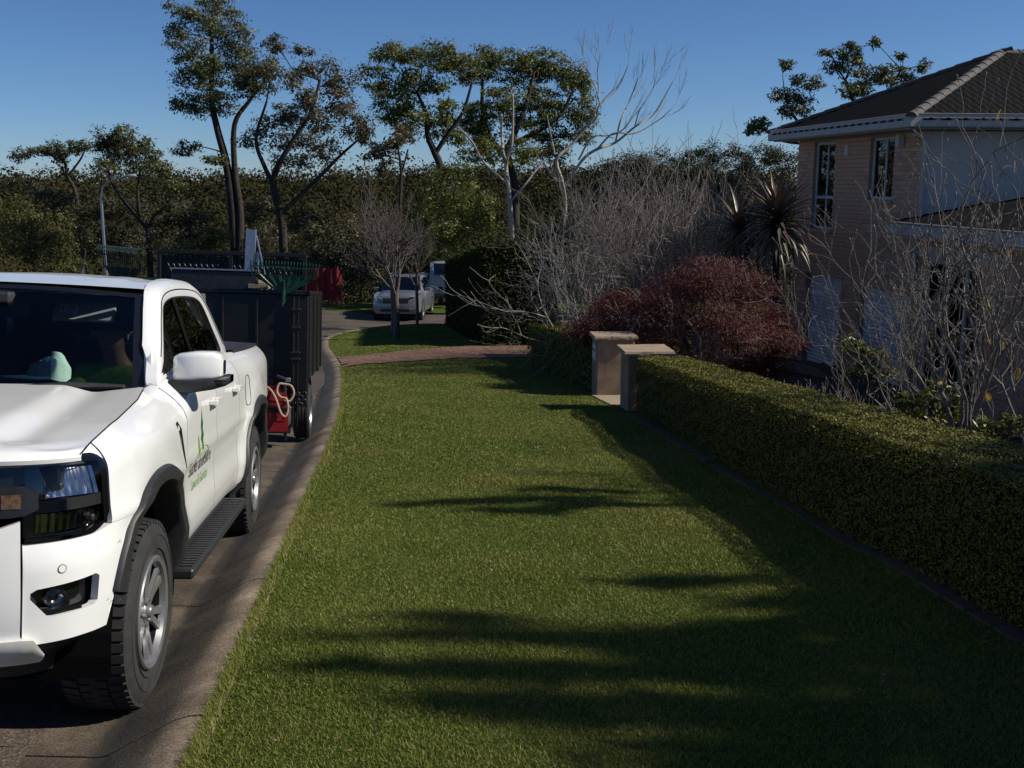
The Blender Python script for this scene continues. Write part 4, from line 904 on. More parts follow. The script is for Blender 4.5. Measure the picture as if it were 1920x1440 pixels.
# front post with latch rods
for x_, r_ in ((.775,.016), (.825,.011)):
    mb = MB(); mb.tube([(x_,-.50,.20),(x_,-.50,1.64)], r_, 8); mb.build('latch_rod', M['trailer'], trl, True)
for z in (.55,.95,1.02,1.30,1.50): bx('latch_bracket', (.80,-.51,z), (.11,.03,.03), M['darkmetal'])
mb = MB(); mb.tube([(.775,-.50,.22),(.70,-.52,.14),(.70,-.52,.04)], .02, 8); mb.build('stand_foot', M['trailer'], trl, True)
# drawbar, coupling and jockey wheel
for sg in (1, -1): mb = MB(); mb.tube([(sg*.55,-.42,.47),(0,-2.35,.50)], .04, 6); mb.build('drawbar', M['trailer'], trl)
bx('coupling', (0,-2.45,.53), (.10,.26,.10), M['darkmetal'])
mb = MB(); mb.tube([(.16,-1.9,.25),(.16,-1.9,.95)], .03, 8); jw = mb.build('jockey_stand', M['galv'], trl); mb = MB(); mb.lathe([(.02,-.03),(.10,-.03),(.10,.03),(.02,.03)], (.16,-1.9,.10), (1,0,0), 20); mb.build('jockey_wheel', M['rubber'], jw)
# mesh rack standing above the box
rk = MB()
rk.bbox((0,.30,2.125), (1.70,.05,.05), .006)
for x_ in (-.83,-.02,.83): rk.bbox((x_,.30,1.90), (.05,.045,.45), .006)
rack = rk.build('rack_frame', M['trailer'], trl)
for k in range(27):
    mb = MB(); x0 = -.82+.0625*k; mb.tube([(x0,.30,1.70),(min(x0+.20,.83),.30,2.10)], .004, 4); mb.tube([(x0+.03,.31,2.10),(min(x0+.23,.83),.31,1.70)], .004, 4); mb.build('mesh_wire', M['trailer'], rack)
bx('mesh_backing', (.0,.34,1.90), (1.62,.012,.36), M['trailer'], rack)
bx('rear_gate', (0,2.0,1.15), (1.84,.04,1.0), M['trailer'])
def on_trailer(o): o.matrix_world = TRM; return o
# things carried
tbx = empty('tool_box', mw=TRM); tag(tbx, 'long dark grey tool box with pale lid edge on the trailer front rail', 'tool box')
bx('body', (-.10,-.26,1.80), (.92,.30,.20), M['darkmetal'], tbx); bx('lid', (-.10,-.26,1.915), (.95,.33,.02), M['galv'], tbx, .004)
tbm = empty('timber_offcut', mw=TRM); tag(tbm, 'short grey timber offcuts lying on the trailer beside the green rake', 'timber')
bx('board', (.38,-.32,1.745), (.22,.26,.05), M['wood'], tbm, .004); bx('board', (.36,-.30,1.795), (.10,.30,.04), M['wood'], tbm, .004, Matrix.Rotation(R(25), 3, 'Z'))
pk = empty('upright_plank', mw=TRM); tag(pk, 'pale grey metal plank standing upright in the trailer with a thin brace', 'plank')
bx('board', (.21,.10,1.62), (.115,.05,1.55), M['galv'], pk, .006, Matrix.Rotation(R(2), 3, 'Y')); mb = MB(); mb.tube([(.29,.12,2.33),(.40,.0,1.90),(.44,-.05,1.70)], .010, 6); mb.build('brace', M['galv'], pk, True); bx('bracket', (.315,.08,1.98), (.025,.03,.32), M['galv'], pk, .003)

def rake(name, label, mw, mat, w=.70, n=23, h1=.20, h2=.36, curl_=.10, fan=.5):
    # fan rake: triangular web from the socket, springy tines with curled tips, one cross brace; local z up, tines in the x-z plane
    rk = empty(name, mw=mw); tag(rk, label, 'rake', 'leaf rakes carried on the trailer')
    mb = MB(); rows_ = []
    for t_ in lin(0, 1, 6): rows_.append([(u*(.03+(w/2-.03)*t_**.95), .012*math.cos(u*20)*t_, h1*t_) for u in lin(-1, 1, 25)])
    mb.grid(rows_); b2 = MB(); b2.grid([[(x, y+.008, z) for x, y, z in ro] for ro in rows_]); mb.add(b2.v, [f[::-1] for f in b2.f]); mb.build('web', mat, rk, True)
    for k in range(n):
        u = -1 + 2*k/(n-1); x0 = u*w/2; x1 = x0*(1+.06)
        mb = MB(); mb.tube([(x0*.98,0,h1-.02),(x0+(x1-x0)*.5,.005,(h1+h2)/2),(x1,0,h2-.015),(x1,-curl_*.5,h2),(x1,-curl_,h2-.03)], [.006,.006,.005,.0045,.003], 5); mb.build('tine', mat, rk, True)
    mb = MB(); mb.tube([(x, -.012, h1+.55*(h2-h1)) for x in (-w/2*1.02, 0, w/2*1.02)], .007, 5); mb.build('cross_brace', mat, rk)
    mb = MB(); mb.tube([(0,-.02,-.10),(0,-.016,.0),(0,-.012,h1*.75)], [.022,.024,.010], 8); mb.build('socket', mat, rk, True)
    mb = MB(); mb.tube([(0,-.01,-.02),(0,.25,-.75),(0,.40,-1.15)], .013, 8); mb.build('handle', M['galv'], rk, True)
    return rk
def tpos(x, y, z, rx=0, ry=0, rz=0): return TRM @ Matrix.Translation((x, y, z)) @ Matrix.Rotation(rz, 4, 'Z') @ Matrix.Rotation(ry, 4, 'Y') @ Matrix.Rotation(rx, 4, 'X')
rake('leaf_rake', 'green plastic leaf rake standing tines up on the trailer front corner', tpos(.66,-.50,1.67, R(6), R(2), R(5)), M['greenpl'])
rake('leaf_rake', 'dark green leaf rake with tines bent over, above the truck roof', tpos(-.93,-1.0,1.66, R(14), R(4), R(-10)), M['darkgreenpl'], w=.40, n=21, h1=.24, h2=.47, curl_=.16)
br = empty('yard_broom', mw=tpos(-.60,-.70,1.725, 0, R(2), R(6))); tag(br, 'wide green yard broom head resting on the trailer above the truck roof', 'broom')
bx('head', (0,0,0), (.40,.07,.045), M['greenpl'], br, .012)
for k in range(18): bx('bristle_tuft', (-.18+.0212*k,0,.045), (.014,.05,.05), M['darkgreenpl'], br, .003)
mb = MB(); mb.tube([(0,.02,-.01),(0,.9,-.25)], .013, 8); mb.build('handle', M['wood'], br)
# red fuel can with clear hose and hand pump
jc = empty('fuel_can', mw=tpos(.60,-.66,.17, 0, 0, R(4))); tag(jc, 'red plastic fuel can with coiled hose and black pump on the trailer front', 'fuel can')
mb = MB(); prof = [(-.14,0),(.14,0),(.145,.03),(.145,.34),(.12,.40),(.03,.44),(-.10,.44),(-.14,.40),(-.145,.05)]
mb.prism(prof, 1, -.085, .085); mb.v = [(x*(1 if abs(y) < .05 else .97), y, z) for x, y, z in mb.v]; body = mb.build('body', M['redpl'], jc, fix=True)
for (c, d) in (((.03,-.088,.12),(.16,.008,.012)), ((.03,-.088,.26),(.16,.008,.012)), ((-.05,-.088,.19),(.012,.008,.15)), ((.105,-.088,.19),(.012,.008,.15)), ((.0,-.088,.34),(.20,.010,.014))): bx('raised_rib', c, d, M['redpl'], body, .003)
mb = MB(); mb.tube([(-.10,0,.43),(-.08,0,.485),(.04,0,.485),(.06,0,.43)], .018, 8); mb.build('handle', M['redpl'], jc, True)
bx('strap', (0,0,.235), (.30,.185,.05), M['trailer'], jc, .004)
mb = MB(); mb.tube([(.09,0,.41),(.10,0,.47)], .03, 12); mb.build('filler_cap', M['blackpl'], jc, True)
mb = MB(); mb.tube([(.10,-.02,.46),(.10,-.02,.54)], .016, 8); mb.bbox((.06,-.03,.585), (.11,.035,.035), .008, Matrix.Rotation(R(24), 3, 'Y')); mb.build('pump', M['blackpl'], jc, True); bx('pump_head', (.135,-.035,.56), (.055,.045,.05), M['galv'], jc, .008)
hs = catmull([(-.12,-.10,.50),(-.05,-.12,.46),(.01,-.14,.36),(.06,-.15,.22),(.11,-.15,.17),(.14,-.14,.25),(.12,-.13,.36),(.06,-.13,.38),(.02,-.12,.44),(.04,-.11,.52),(.10,-.10,.52),(.17,-.10,.50),(.20,-.11,.42),(.16,-.12,.34),(.10,-.13,.345)], 6)
mb = MB(); mb.tube(hs, .0125, 8); mb.build('hose', M['hose'], jc, True); mb = MB(); mb.tube([(.13,-.13,.30),(.17,-.14,.26)], .011, 8); mb.build('hose_fitting', M['galv'], jc, True)
bx('holder', (0,.02,-.012), (.34,.24,.02), M['trailer'], jc); 

# ------------------------------------------------------------------ red banner on the far verge
c = P(612, 562, 46); g = zp(46)-.06
rb = empty('red_banner', (c[0], 46, g)); tag(rb, 'red cloth banner hung between stakes on the far verge behind the trailer', 'banner')
mb = MB(); mb.grid([[(-.95+1.5*u, .06*math.sin(u*13)*(1-.3*v)+.03*math.sin(u*31), .34+1.38*v+.02*math.sin(u*6)) for v in lin(0,1,10)] for u in lin(0,1,40)]); mb.build('cloth', M['redcloth'], rb, True)
mb = MB(); mb.grid([[(.55+.06*u, .02+.5*u, .34-.1*u+(1.38-.3*u)*v) for v in lin(0,1,6)] for u in lin(0,1,6)]); mb.build('side_flap', M['redcloth'], rb, True)
for x_ in (-.9, .52): mb = MB(); mb.tube([(x_,.05,-.05),(x_,.05,1.78)], .02, 6); mb.build('stake', M['wood'], rb)

# ------------------------------------------------------------------ far parked vehicles
def simple_car(name, label, loc, rz, paint, st, zbelt, L, W, win, cat, slope=R(3)):
    root = empty(name, mw=Matrix.Translation(loc) @ Matrix.Rotation(rz, 4, 'Z') @ Matrix.Rotation(-slope, 4, 'X')); tag(root, label, cat)
    rows_ = []
    for (y, w, zb, zt, wr) in st:
        zk = min(zbelt, zt-.03)
        half = [(0,zb),(w*.86,zb),(w*.98,zb+.10),(w,.62),(w*.985,.80),(w*.955,zk),(wr,zt-.07),(wr*.9,zt-.02),(wr*.5,zt),(0,zt+.008)]
        rows_.append([(x, y, z) for x, z in half] + [(-x, y, z) for x, z in half[-2:0:-1]] + [(0, y, zb)])
    mb = MB(); mb.grid(rows_); mb.f.append(tuple(range(len(rows_[0])-1))[::-1]); k = len(mb.v)-len(rows_[0]); mb.f.append(tuple(k+q for q in range(len(rows_[0])-1)))
    mb.build('body', paint, root, True, fix=True)
    def at(y, f):   # point on the flank between belt and roof
        w = np.interp(y, [q[0] for q in st], [q[1] for q in st]); zt = np.interp(y, [q[0] for q in st], [q[3] for q in st]); wr = np.interp(y, [q[0] for q in st], [q[4] for q in st]); zk = min(zbelt, zt-.03)
        return np.array([w*.955+(wr-w*.955)*f, y, zk+(zt-.07-zk)*f])
    for sg in (1, -1):
        for (a, b, a2, b2) in win['side']:
            q = [at(a,.06), at(b,.06), at(b2,.92), at(a2,.92)]; mb = MB(); mb.add([(sg*(p[0]+.012), p[1], p[2]) for p in q], [(0,1,2,3) if sg > 0 else (3,2,1,0)]); mb.build('side_window', M['tint'], root)
        for wy in win['wheels']:
            ty = MB(); ty.lathe([(.22,-.2),(.30,-.22),(.35,-.20),(.36,-.15),(.36,-.05),(.345,0),(.28,.012),(.22,0)], (0,0,0), (sg,0,0), 28); w_ = MB(); w_.lathe([(0,-.01),(.05,0),(.06,-.03),(.18,-.03),(.215,.0),(.225,-.03)], (0,0,0), (sg,0,0), 20)
            for k_ in range(5):
                d = Vector((0, math.cos(k_*1.2566), math.sin(k_*1.2566))); e = Vector((0, -d.z, d.y)); w_.add([d*.04+e*.03+Vector((sg*.004,0,0)), d*.04-e*.03+Vector((sg*.004,0,0)), d*.21-e*.02+Vector((sg*.004,0,0)), d*.21+e*.02+Vector((sg*.004,0,0))], [(0,1,2,3)])
            o = w_.build('wheel', M['alloy'], root); o.location = (sg*(W-.01), wy, .36); ty.build('tyre', M['rubber'], o, True)
            ar = MB(); ar.lathe([(.37,-.24),(.44,-.24),(.44,.012),(.37,.012)], (sg*(W-.012), wy, .37), (sg,0,0), 28, True); ar.build('arch_trim', M['blackpl'], root)
        mb = MB(); mb.bbox((sg*(W+.09), win['mirror'], zbelt+.10), (.20,.10,.14), .03); mb.build('side_mirror', paint, root, True)
        for z_ in (.83,):
            for y_ in win['handles']: mb = MB(); p = at(y_, 0); mb.bbox((sg*(p[0]+.02), y_, .92), (.03,.16,.03), .006); mb.build('door_handle', M['chrome'], root)
    return root
yS = 40.6; xS = P(742, 600, yS)[0]; zS = float(zp(yS))-.15
st = [(0,.78,.42,.86,.62),(.08,.88,.30,.98,.70),(.4,.93,.25,1.05,.74),(1.0,.95,.24,1.11,.76),(1.32,.95,.24,1.15,.76),(1.75,.95,.24,1.46,.70),(2.1,.95,.24,1.66,.66),(2.6,.95,.24,1.72,.66),(3.6,.95,.24,1.71,.66),(4.3,.94,.24,1.66,.64),(4.62,.92,.30,1.30,.66),(4.78,.88,.40,1.00,.7)]
suv = simple_car('parked_suv', 'silver SUV parked facing the camera at the end of the street', (xS, yS, zS), R(-3), M['silver'], st, 1.08, 4.8, .95, dict(side=[(1.62,2.45,2.05,2.5),(2.52,3.45,2.56,3.4),(3.52,4.25,3.5,4.12)], wheels=[.92,3.72], mirror=1.7, handles=[2.35,3.3]), 'car')
mb = MB(); mb.grid([[(u*(.80-.14*v), 1.28+.78*v-.05*(1-u*u), 1.135+.50*v+.012) for v in lin(0,1,6)] for u in lin(-1,1,8)]); mb.build('windscreen', M['tint'], suv, True)
for sg in (1, -1):
    mb = MB(); mb.grid([[(sg*(.50+.36*u), -.005+.10*u+.16*u**3, .80+.12*v+.05*u) for v in lin(0,1,3)] for u in lin(0,1,7)]); o = mb.build('headlight', M['chrome'], suv)
    mb = MB(); mb.bbox((sg*.70,.03,.50), (.16,.05,.08), .02); mb.build('fog_light', M['chrome'], suv)
    mb = MB(); mb.tube([(sg*.56,2.0,1.70),(sg*.58,2.2,1.76),(sg*.58,3.8,1.75),(sg*.56,4.1,1.70)], .02, 6); mb.build('roof_rail', M['galv'], suv, True)
gr = MB(); gr.bbox((0,-.012,.80), (.98,.07,.20), .03); gr = gr.build('grille', M['gloss_black'], suv)
for z in (.75,.80,.85): bx('grille_bar', (0,-.045,z), (.92,.02,.010), M['chrome'], suv, .003)
mb = MB(); mb.lathe([(.05,0),(.065,.012),(.08,0)], (0,-.04,.81), (0,-1,0), 20); mb.build('badge', M['chrome'], suv)
bx('lower_intake', (0,.015,.44), (1.15,.08,.11), M['blackpl'], suv, .02); bx('number_plate', (0,-.035,.60), (.37,.012,.11), M['signplate'], suv, .003)
yV = 47.0; xV = P(822, 575, yV)[0] + .55; zV = float(zp(yV))-.1
st = [(0,.90,.55,1.10,.80),(.15,.96,.40,1.60,.86),(.5,.98,.35,1.86,.90),(1.0,.98,.35,1.92,.90),(4.6,.98,.35,1.92,.90),(4.75,.95,.40,1.85,.88)]
van = simple_car('parked_van', 'white panel van mostly hidden behind the tall dark hedge', (xV, yV, zV), R(4), M['whitevan'], st, 1.30, 4.8, .98, dict(side=[(.75,1.6,.85,1.6)], wheels=[1.0,3.9], mirror=.6, handles=[1.5]), 'van')
bx('tail_window', (-.0,.06,1.65), (1.5,.04,.50), M['tint'], van, .02, Matrix.Rotation(R(-12), 3, 'X')); mb = MB(); mb.lathe([(0,.012),(.09,.012),(.11,.0)], (-.45,-.01,.78), (0,-1,0), 20); mb.build('round_badge', M['blackpl'], van); bx('bumper', (0,-.02,.50), (1.75,.14,.20), M['blackpl'], van, .03)
# ------------------------------------------------------------------ street lamp
b = P(195, 450, 42); t = P(190, 375, 42); g = float(terrain(np.array(b[0]), np.array(42.)))
sl = empty('street_lamp', (b[0], 42, g-.3)); tag(sl, 'slim grey street lamp with a curved arm among the left trees', 'street lamp')
rel = lambda p: (p[0]-b[0], p[1]-42, p[2]-g+.3)
mb = MB(); mb.tube([(0,0,0), rel(b), rel(t)], [.085,.06,.055], 10); mb.build('pole', M['galv'], sl, True)
arm = catmull([rel(t), rel(P(192,355,42)), rel(P(203,342,42)), rel(P(222,335,42)), rel(P(238,331,42))], 5)
mb = MB(); mb.tube(arm, .035, 8); mb.build('arm', M['galv'], sl, True); e = arm[-1]
mb = MB(); mb.tube([e, e+np.array([.12,0,.02]), e+np.array([.30,0,.03]), e+np.array([.36,0,.02])], [.04,.07,.07,.03], 10); mb.build('lamp_head', M['whitevan'], sl, True)
# ------------------------------------------------------------------ brick house on the right (own frame: X away from the street, Y along it, origin under the near eave corner)
HZ = -2.3; HPHI = R(7.3)
house = empty('brick_house', (6.91, 19, HZ), HPHI); tag(house, 'two-storey pale brick house with dark tiled hip roof behind the garden', 'house')
M['mortar'] = surf('mortar', (.34,.26,.20), (.28,.22,.17), scale=20, rough=.95)
M['brick'] = leafmat('brick_clay', [(0, (.45,.24,.155)), (.4, (.56,.325,.215)), (.75, (.62,.375,.255)), (1, (.50,.31,.22))], rough=.9, trans=0, spec=.2)
M['tile'] = surf('roof_tile', (.006,.006,.0065), (.010,.0098,.0105), scale=5, spec=.08, rough=.85, bump=.2, bscale=80, bdist=.003)
M['hiptile'] = surf('hip_tile', (.06,.056,.052), (.09,.082,.075), scale=7, rough=.8)
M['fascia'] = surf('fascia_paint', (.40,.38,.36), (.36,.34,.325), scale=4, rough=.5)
M['soffit'] = surf('soffit_board', (.36,.35,.32), rough=.8)
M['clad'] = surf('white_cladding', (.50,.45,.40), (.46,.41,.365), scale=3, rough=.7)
M['shutter'] = surf('roller_slat', (.68,.68,.70), (.62,.62,.64), scale=5, rough=.5)
M['frame'] = surf('window_frame', (.50,.50,.48), rough=.5)
M['pane'] = glassmat('house_glass', (.08,.09,.10), 1.2, 1.5)
def hb_(name, c, d, mat, parent=house, b=.006, rot=None): mb = MB(); mb.bbox(c, d, b, rot); return mb.build(name, mat, parent)
WX = .55; FARY, NEARY = 6.32, .55
openings = [(4.30,5.40,3.24,5.13), (1.62,2.64,3.93,5.13), (3.62,5.52,-.2,2.25), (.80,2.74,-.2,2.20)]
wopen = [(-1.65,.22,.55,2.93)]
def wall_with(name, y0, y1, z0, z1, ops):
    ys = sorted({y0, y1, *[q for o in ops for q in o[:2] if y0 < q < y1]}); zs = sorted({z0, z1, *[q for o in ops for q in o[2:] if z0 < q < z1]}); mb = MB()
    for a, b in zip(ys, ys[1:]):
        for c, d in zip(zs, zs[1:]):
            m_ = ((a+b)/2, (c+d)/2)
            if any(o[0] < m_[0] < o[1] and o[2] < m_[1] < o[3] for o in ops): continue
            mb.add([(WX+.012,a,c),(WX+.012,b,c),(WX+.012,b,d),(WX+.012,a,d)], [(3,2,1,0)])
    for o in ops:
        a, b, c, d = o; mb.add([(WX+.012,a,c),(WX+.14,a,c),(WX+.14,a,d),(WX+.012,a,d)], [(0,1,2,3)]); mb.add([(WX+.012,b,c),(WX+.14,b,c),(WX+.14,b,d),(WX+.012,b,d)], [(3,2,1,0)]); mb.add([(WX+.012,a,d),(WX+.14,a,d),(WX+.14,b,d),(WX+.012,b,d)], [(0,1,2,3)]); mb.add([(WX+.012,a,c),(WX+.14,a,c),(WX+.14,b,c),(WX+.012,b,c)], [(3,2,1,0)])
    return mb.build(name, M['mortar'], house)
w1 = wall_with('street_wall', NEARY, FARY, -.3, 5.2, openings); w2 = wall_with('wing_wall', -7.5, NEARY-.012, -.3, 3.45, wopen)
hb_('wall_core', (4.4,3.4,2.4), (7.3,5.7,5.4), M['mortar'], house); hb_('wing_core', (4.4,-3.6,1.5), (7.3,7.7,3.6), M['mortar'], house)
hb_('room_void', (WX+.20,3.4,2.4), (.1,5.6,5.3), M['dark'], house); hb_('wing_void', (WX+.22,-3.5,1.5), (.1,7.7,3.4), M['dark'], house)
BL, BH, GP = .23, .076, .010
proto_me = None; cand = []
def bricks(y0, y1, z0, z1, ops):
    r = 0; z = z0
    while z + BH < z1:
        y = y0 - (.12 if r % 2 else 0)
        while y < y1:
            a, b = max(y, y0), min(y+BL, y1)
            segs = [(a, b)]
            for o in ops:
                if z+BH > o[2] and z < o[3]:
                    ns = []
                    for (p, q) in segs:
                        if q <= o[0] or p >= o[1]: ns.append((p, q))
                        else:
                            if p < o[0]: ns.append((p, o[0]))
                            if q > o[1]: ns.append((o[1], q))
                    segs = ns
            for (p, q) in segs:
                if q-p > .04: cand.append((p, q, z))
            y += BL+GP
        z += BH+GP; r += 1
bricks(NEARY, FARY, -.25, 5.18, openings); n1 = len(cand); bricks(-7.5, NEARY-.02, -.25, 3.42, wopen)
full = sorted([k for k in range(n1) if cand[k][1]-cand[k][0] > BL-.002 and cand[k][2] > 2.3 and cand[k][0] > 2.7], key=lambda k: cand[k][0])[:300]; fs_ = set(full)
bm_ = MB(); bm_.bbox((0,0,0), (.022,BL,BH), .004); bme = bpy.data.meshes.new('brick'); bme.from_pydata(bm_.v, [], bm_.f); bme.materials.append(M['brick'])
for k in full:
    p, q, z = cand[k]; o = bpy.data.objects.new('brick', bme); col.objects.link(o); o.parent = w1; o.location = (WX+.006+rng.uniform(-.002,.002), (p+q)/2, z+BH/2)
for w, rng_k in ((w1, range(0, n1)), (w2, range(n1, len(cand)))):
    mb = MB()
    for k in rng_k:
        if k in fs_: continue
        p, q, z = cand[k]; mb.box((WX+.006+rng.uniform(-.002,.002), (p+q)/2, z+BH/2), (.022, q-p, BH))
    tag(mb.build('brickwork', M['brick'], w), kind='stuff')
# near gable wall of the upper storey: pale cladding boards
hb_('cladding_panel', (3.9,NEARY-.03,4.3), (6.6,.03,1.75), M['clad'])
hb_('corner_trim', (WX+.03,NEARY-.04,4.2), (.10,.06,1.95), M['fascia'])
# windows
for (a, b, c, d) in openings[:2]:
    fr = MB(); x_ = WX+.09
    for (cc, dd) in (((x_,a+.03,(c+d)/2),(.05,.06,d-c)), ((x_,b-.03,(c+d)/2),(.05,.06,d-c)), ((x_,(a+b)/2,c+.03),(.05,b-a,.06)), ((x_,(a+b)/2,d-.03),(.05,b-a,.06)), ((x_,(a+b)/2-.05,(c+d)/2),(.05,.045,d-c))): fr.bbox(cc, dd, .006)
    if d-c > 1.5: fr.bbox((x_,(a+b)/2,c+.70), (.05,b-a,.06), .006)
    wo = fr.build('window', M['frame'], house)
    hb_('pane', (x_+.01,(a+b)/2,(c+d)/2), (.012,b-a-.06,d-c-.06), M['pane'], wo, .001)
    hb_('sill', (WX-.01,(a+b)/2,c-.04), (.10,b-a+.10,.06), M['brick'], wo)
    for k in range(9): hb_('curtain_fold', (x_+.06,a+.12+k*(b-a-.2)/9,(c+d)/2), (.03,.05,d-c-.1), M['clad'], wo, .01)
hb_('wall_vent', (WX-.01,3.72,4.92), (.03,.16,.22), M['frame'])
# roller doors of the two garages
for (a, b, c, d) in openings[2:]:
    rd_ = empty('roller_door', (0,0,0)); rd_.parent = house
    n_ = int((d-.1)/.085)
    for k in range(n_):
        mb = MB(); z = d-.03-.085*k; mb.grid([[(WX+.125-.014*math.sin(math.pi*t_)**.7, y, z-.082*t_) for t_ in lin(0,1,5)] for y in (a+.02, b-.02)]); mb.build('slat', M['shutter'], rd_, True)
    hb_('lintel', (WX-.002,(a+b)/2,d+.04), (.05,b-a+.2,.07), M['brick'], house)
# sliding door in the wing
a, b, c, d = wopen[0]; fr = MB(); x_ = WX+.08
for (cc, dd) in (((x_,a+.04,(c+d)/2),(.06,.08,d-c)), ((x_,b-.04,(c+d)/2),(.06,.08,d-c)), ((x_,(a+b)/2,d-.04),(.06,b-a,.08)), ((x_,(a+b)/2+.2,(c+d)/2),(.06,.07,d-c)), ((x_,(a+b)/2-.4,(c+d)/2),(.06,.07,d-c))): fr.bbox(cc, dd, .006)
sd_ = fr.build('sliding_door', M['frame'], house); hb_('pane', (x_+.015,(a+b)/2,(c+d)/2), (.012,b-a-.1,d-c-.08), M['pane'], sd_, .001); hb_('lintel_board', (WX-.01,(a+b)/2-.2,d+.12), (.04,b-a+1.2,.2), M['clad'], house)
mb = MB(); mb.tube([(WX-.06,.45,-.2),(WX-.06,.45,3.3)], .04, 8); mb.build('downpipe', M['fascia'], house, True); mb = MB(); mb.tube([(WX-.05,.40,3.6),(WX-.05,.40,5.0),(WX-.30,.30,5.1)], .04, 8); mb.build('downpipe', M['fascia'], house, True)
hb_('bracket', (WX-.08,1.28,5.02), (.12,.12,.22), M['frame'])
# eaves: gutter, fascia, soffit
EZ = 5.33; EL = 6.86; EW = 8.2
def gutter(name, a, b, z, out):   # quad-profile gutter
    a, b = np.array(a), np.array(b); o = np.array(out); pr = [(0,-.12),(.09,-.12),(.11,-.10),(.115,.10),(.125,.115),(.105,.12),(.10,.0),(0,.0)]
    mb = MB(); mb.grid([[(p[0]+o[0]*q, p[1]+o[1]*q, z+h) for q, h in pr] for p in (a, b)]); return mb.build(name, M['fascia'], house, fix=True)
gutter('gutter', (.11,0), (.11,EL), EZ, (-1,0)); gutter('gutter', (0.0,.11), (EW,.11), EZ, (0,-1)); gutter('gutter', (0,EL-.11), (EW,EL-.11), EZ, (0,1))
hb_('soffit', (.34,EL/2,EZ-.13), (.48,EL-.2,.02), M['soffit']); hb_('soffit', (EW/2,.34,EZ-.135), (EW-.1,.46,.02), M['soffit'])
# roof with tiles
roof = MB(); AP = (3.63,EL/2,EZ+1.52); RX = EW+3
roof.add([(0.03,.03,EZ+.02),(0.03,EL-.03,EZ+.02),AP,(RX,EL/2,AP[2]),(RX,.03,EZ+.02),(RX,EL-.03,EZ+.02)], [(0,2,1),(0,4,3,2),(1,2,3,5)]); roof = roof.build('roof', M['tile'], house)
tm = MB(); tw, tl = .318, .40
tm.grid([[(x, y, .018+.010*math.cos((x/tw)*4*math.pi)*(1 if abs(x) < tw*.45 else .4)) for x in lin(-tw/2+.004, tw/2-.004, 9)] for y in (-tl/2, tl/2)]); k = len(tm.v); tm.add([(-tw/2+.004,-tl/2,-.012),(tw/2-.004,-tl/2,-.012)], []); tm.f.append((k, *range(0,9)[::-1], k+1)[::-1]) ; tm.f = [f for f in tm.f]
tme = bpy.data.meshes.new('tile'); tme.from_pydata(tm.v, [], tm.f); tme.materials.append(M['tile'])
rows_n = 12
def place_tiles(e0, along, up, W0, shrink0, shrink1, nrm, limit=None):
    cnt = 0; sl = math.dist((0,EL/2),(3.63,EL/2)); S_ = math.hypot(3.63, 1.5) ; 
    for r_ in range(rows_n):
        f = (r_+.5)/rows_n; x0 = W0[0] + shrink0*f*1.0; x1 = W0[1] - shrink1*f
        n_ = int((x1-x0)/tw)
        off = (tw/2 if r_ % 2 else 0)
        for k in range(n_+1):
            q = x0 + tw/2 + k*tw + off*0
            if q > x1 - tw*.2: continue
            if limit and q > limit: continue
            p = Vector(e0) + Vector(along)*q + Vector(up)*f
            o = bpy.data.objects.new('tile', tme); col.objects.link(o); o.parent = roof
            yv = Vector(up).normalized(); xv = Vector(along).normalized(); zv = xv.cross(yv)
            if zv.z < 0: xv = -xv; zv = xv.cross(yv)
            tilt = Matrix((xv, yv, zv)).transposed(); o.matrix_local = Matrix.Translation(p + zv*.022) @ (tilt @ Matrix.Rotation(R(3.0), 3, 'X')).to_4x4()
            cnt += 1
    return cnt
c1 = place_tiles((0.03,0,EZ+.02), (0,1,0), (3.60,0,1.50), (.06,EL-.06), EL/2-.06, EL/2-.06, None)
c2 = place_tiles((0,0.03,EZ+.02), (1,0,0), (0,EL/2-.03,1.50), (.06,EW), 3.60, 0, None, limit=4.6)
hm = MB(); hm.grid([[(.10*math.cos(t_), y, .085*math.sin(t_)+(.012 if y < 0 else -.008)) for t_ in lin(0, math.pi, 9)] for y in (-.20,.20)]); hm.add([(.10*math.cos(t_), -.20, .085*math.sin(t_)+.012) for t_ in lin(0, math.pi, 9)], [tuple(range(9))]); hme = bpy.data.meshes.new('hip_tile'); hme.from_pydata(hm.v, [], hm.f); hme.materials.append(M['hiptile'])
def hips(a, b):
    a, b = Vector(a), Vector(b); L_ = (b-a).length; n_ = int(L_/.36); yv = (b-a).normalized(); xv = yv.cross(Vector((0,0,1))).normalized(); zv = xv.cross(yv)
    for k in range(n_+1):
        o = bpy.data.objects.new('hip_tile', hme); col.objects.link(o); o.parent = roof
        o.matrix_local = Matrix.Translation(a + yv*(.2+.36*k) + zv*.015) @ Matrix((xv, yv, zv)).transposed().to_4x4()
hips((.0,.0,EZ+.03), AP); hips((.0,EL,EZ+.03), AP); hips(AP, (EW,EL/2,AP[2]))
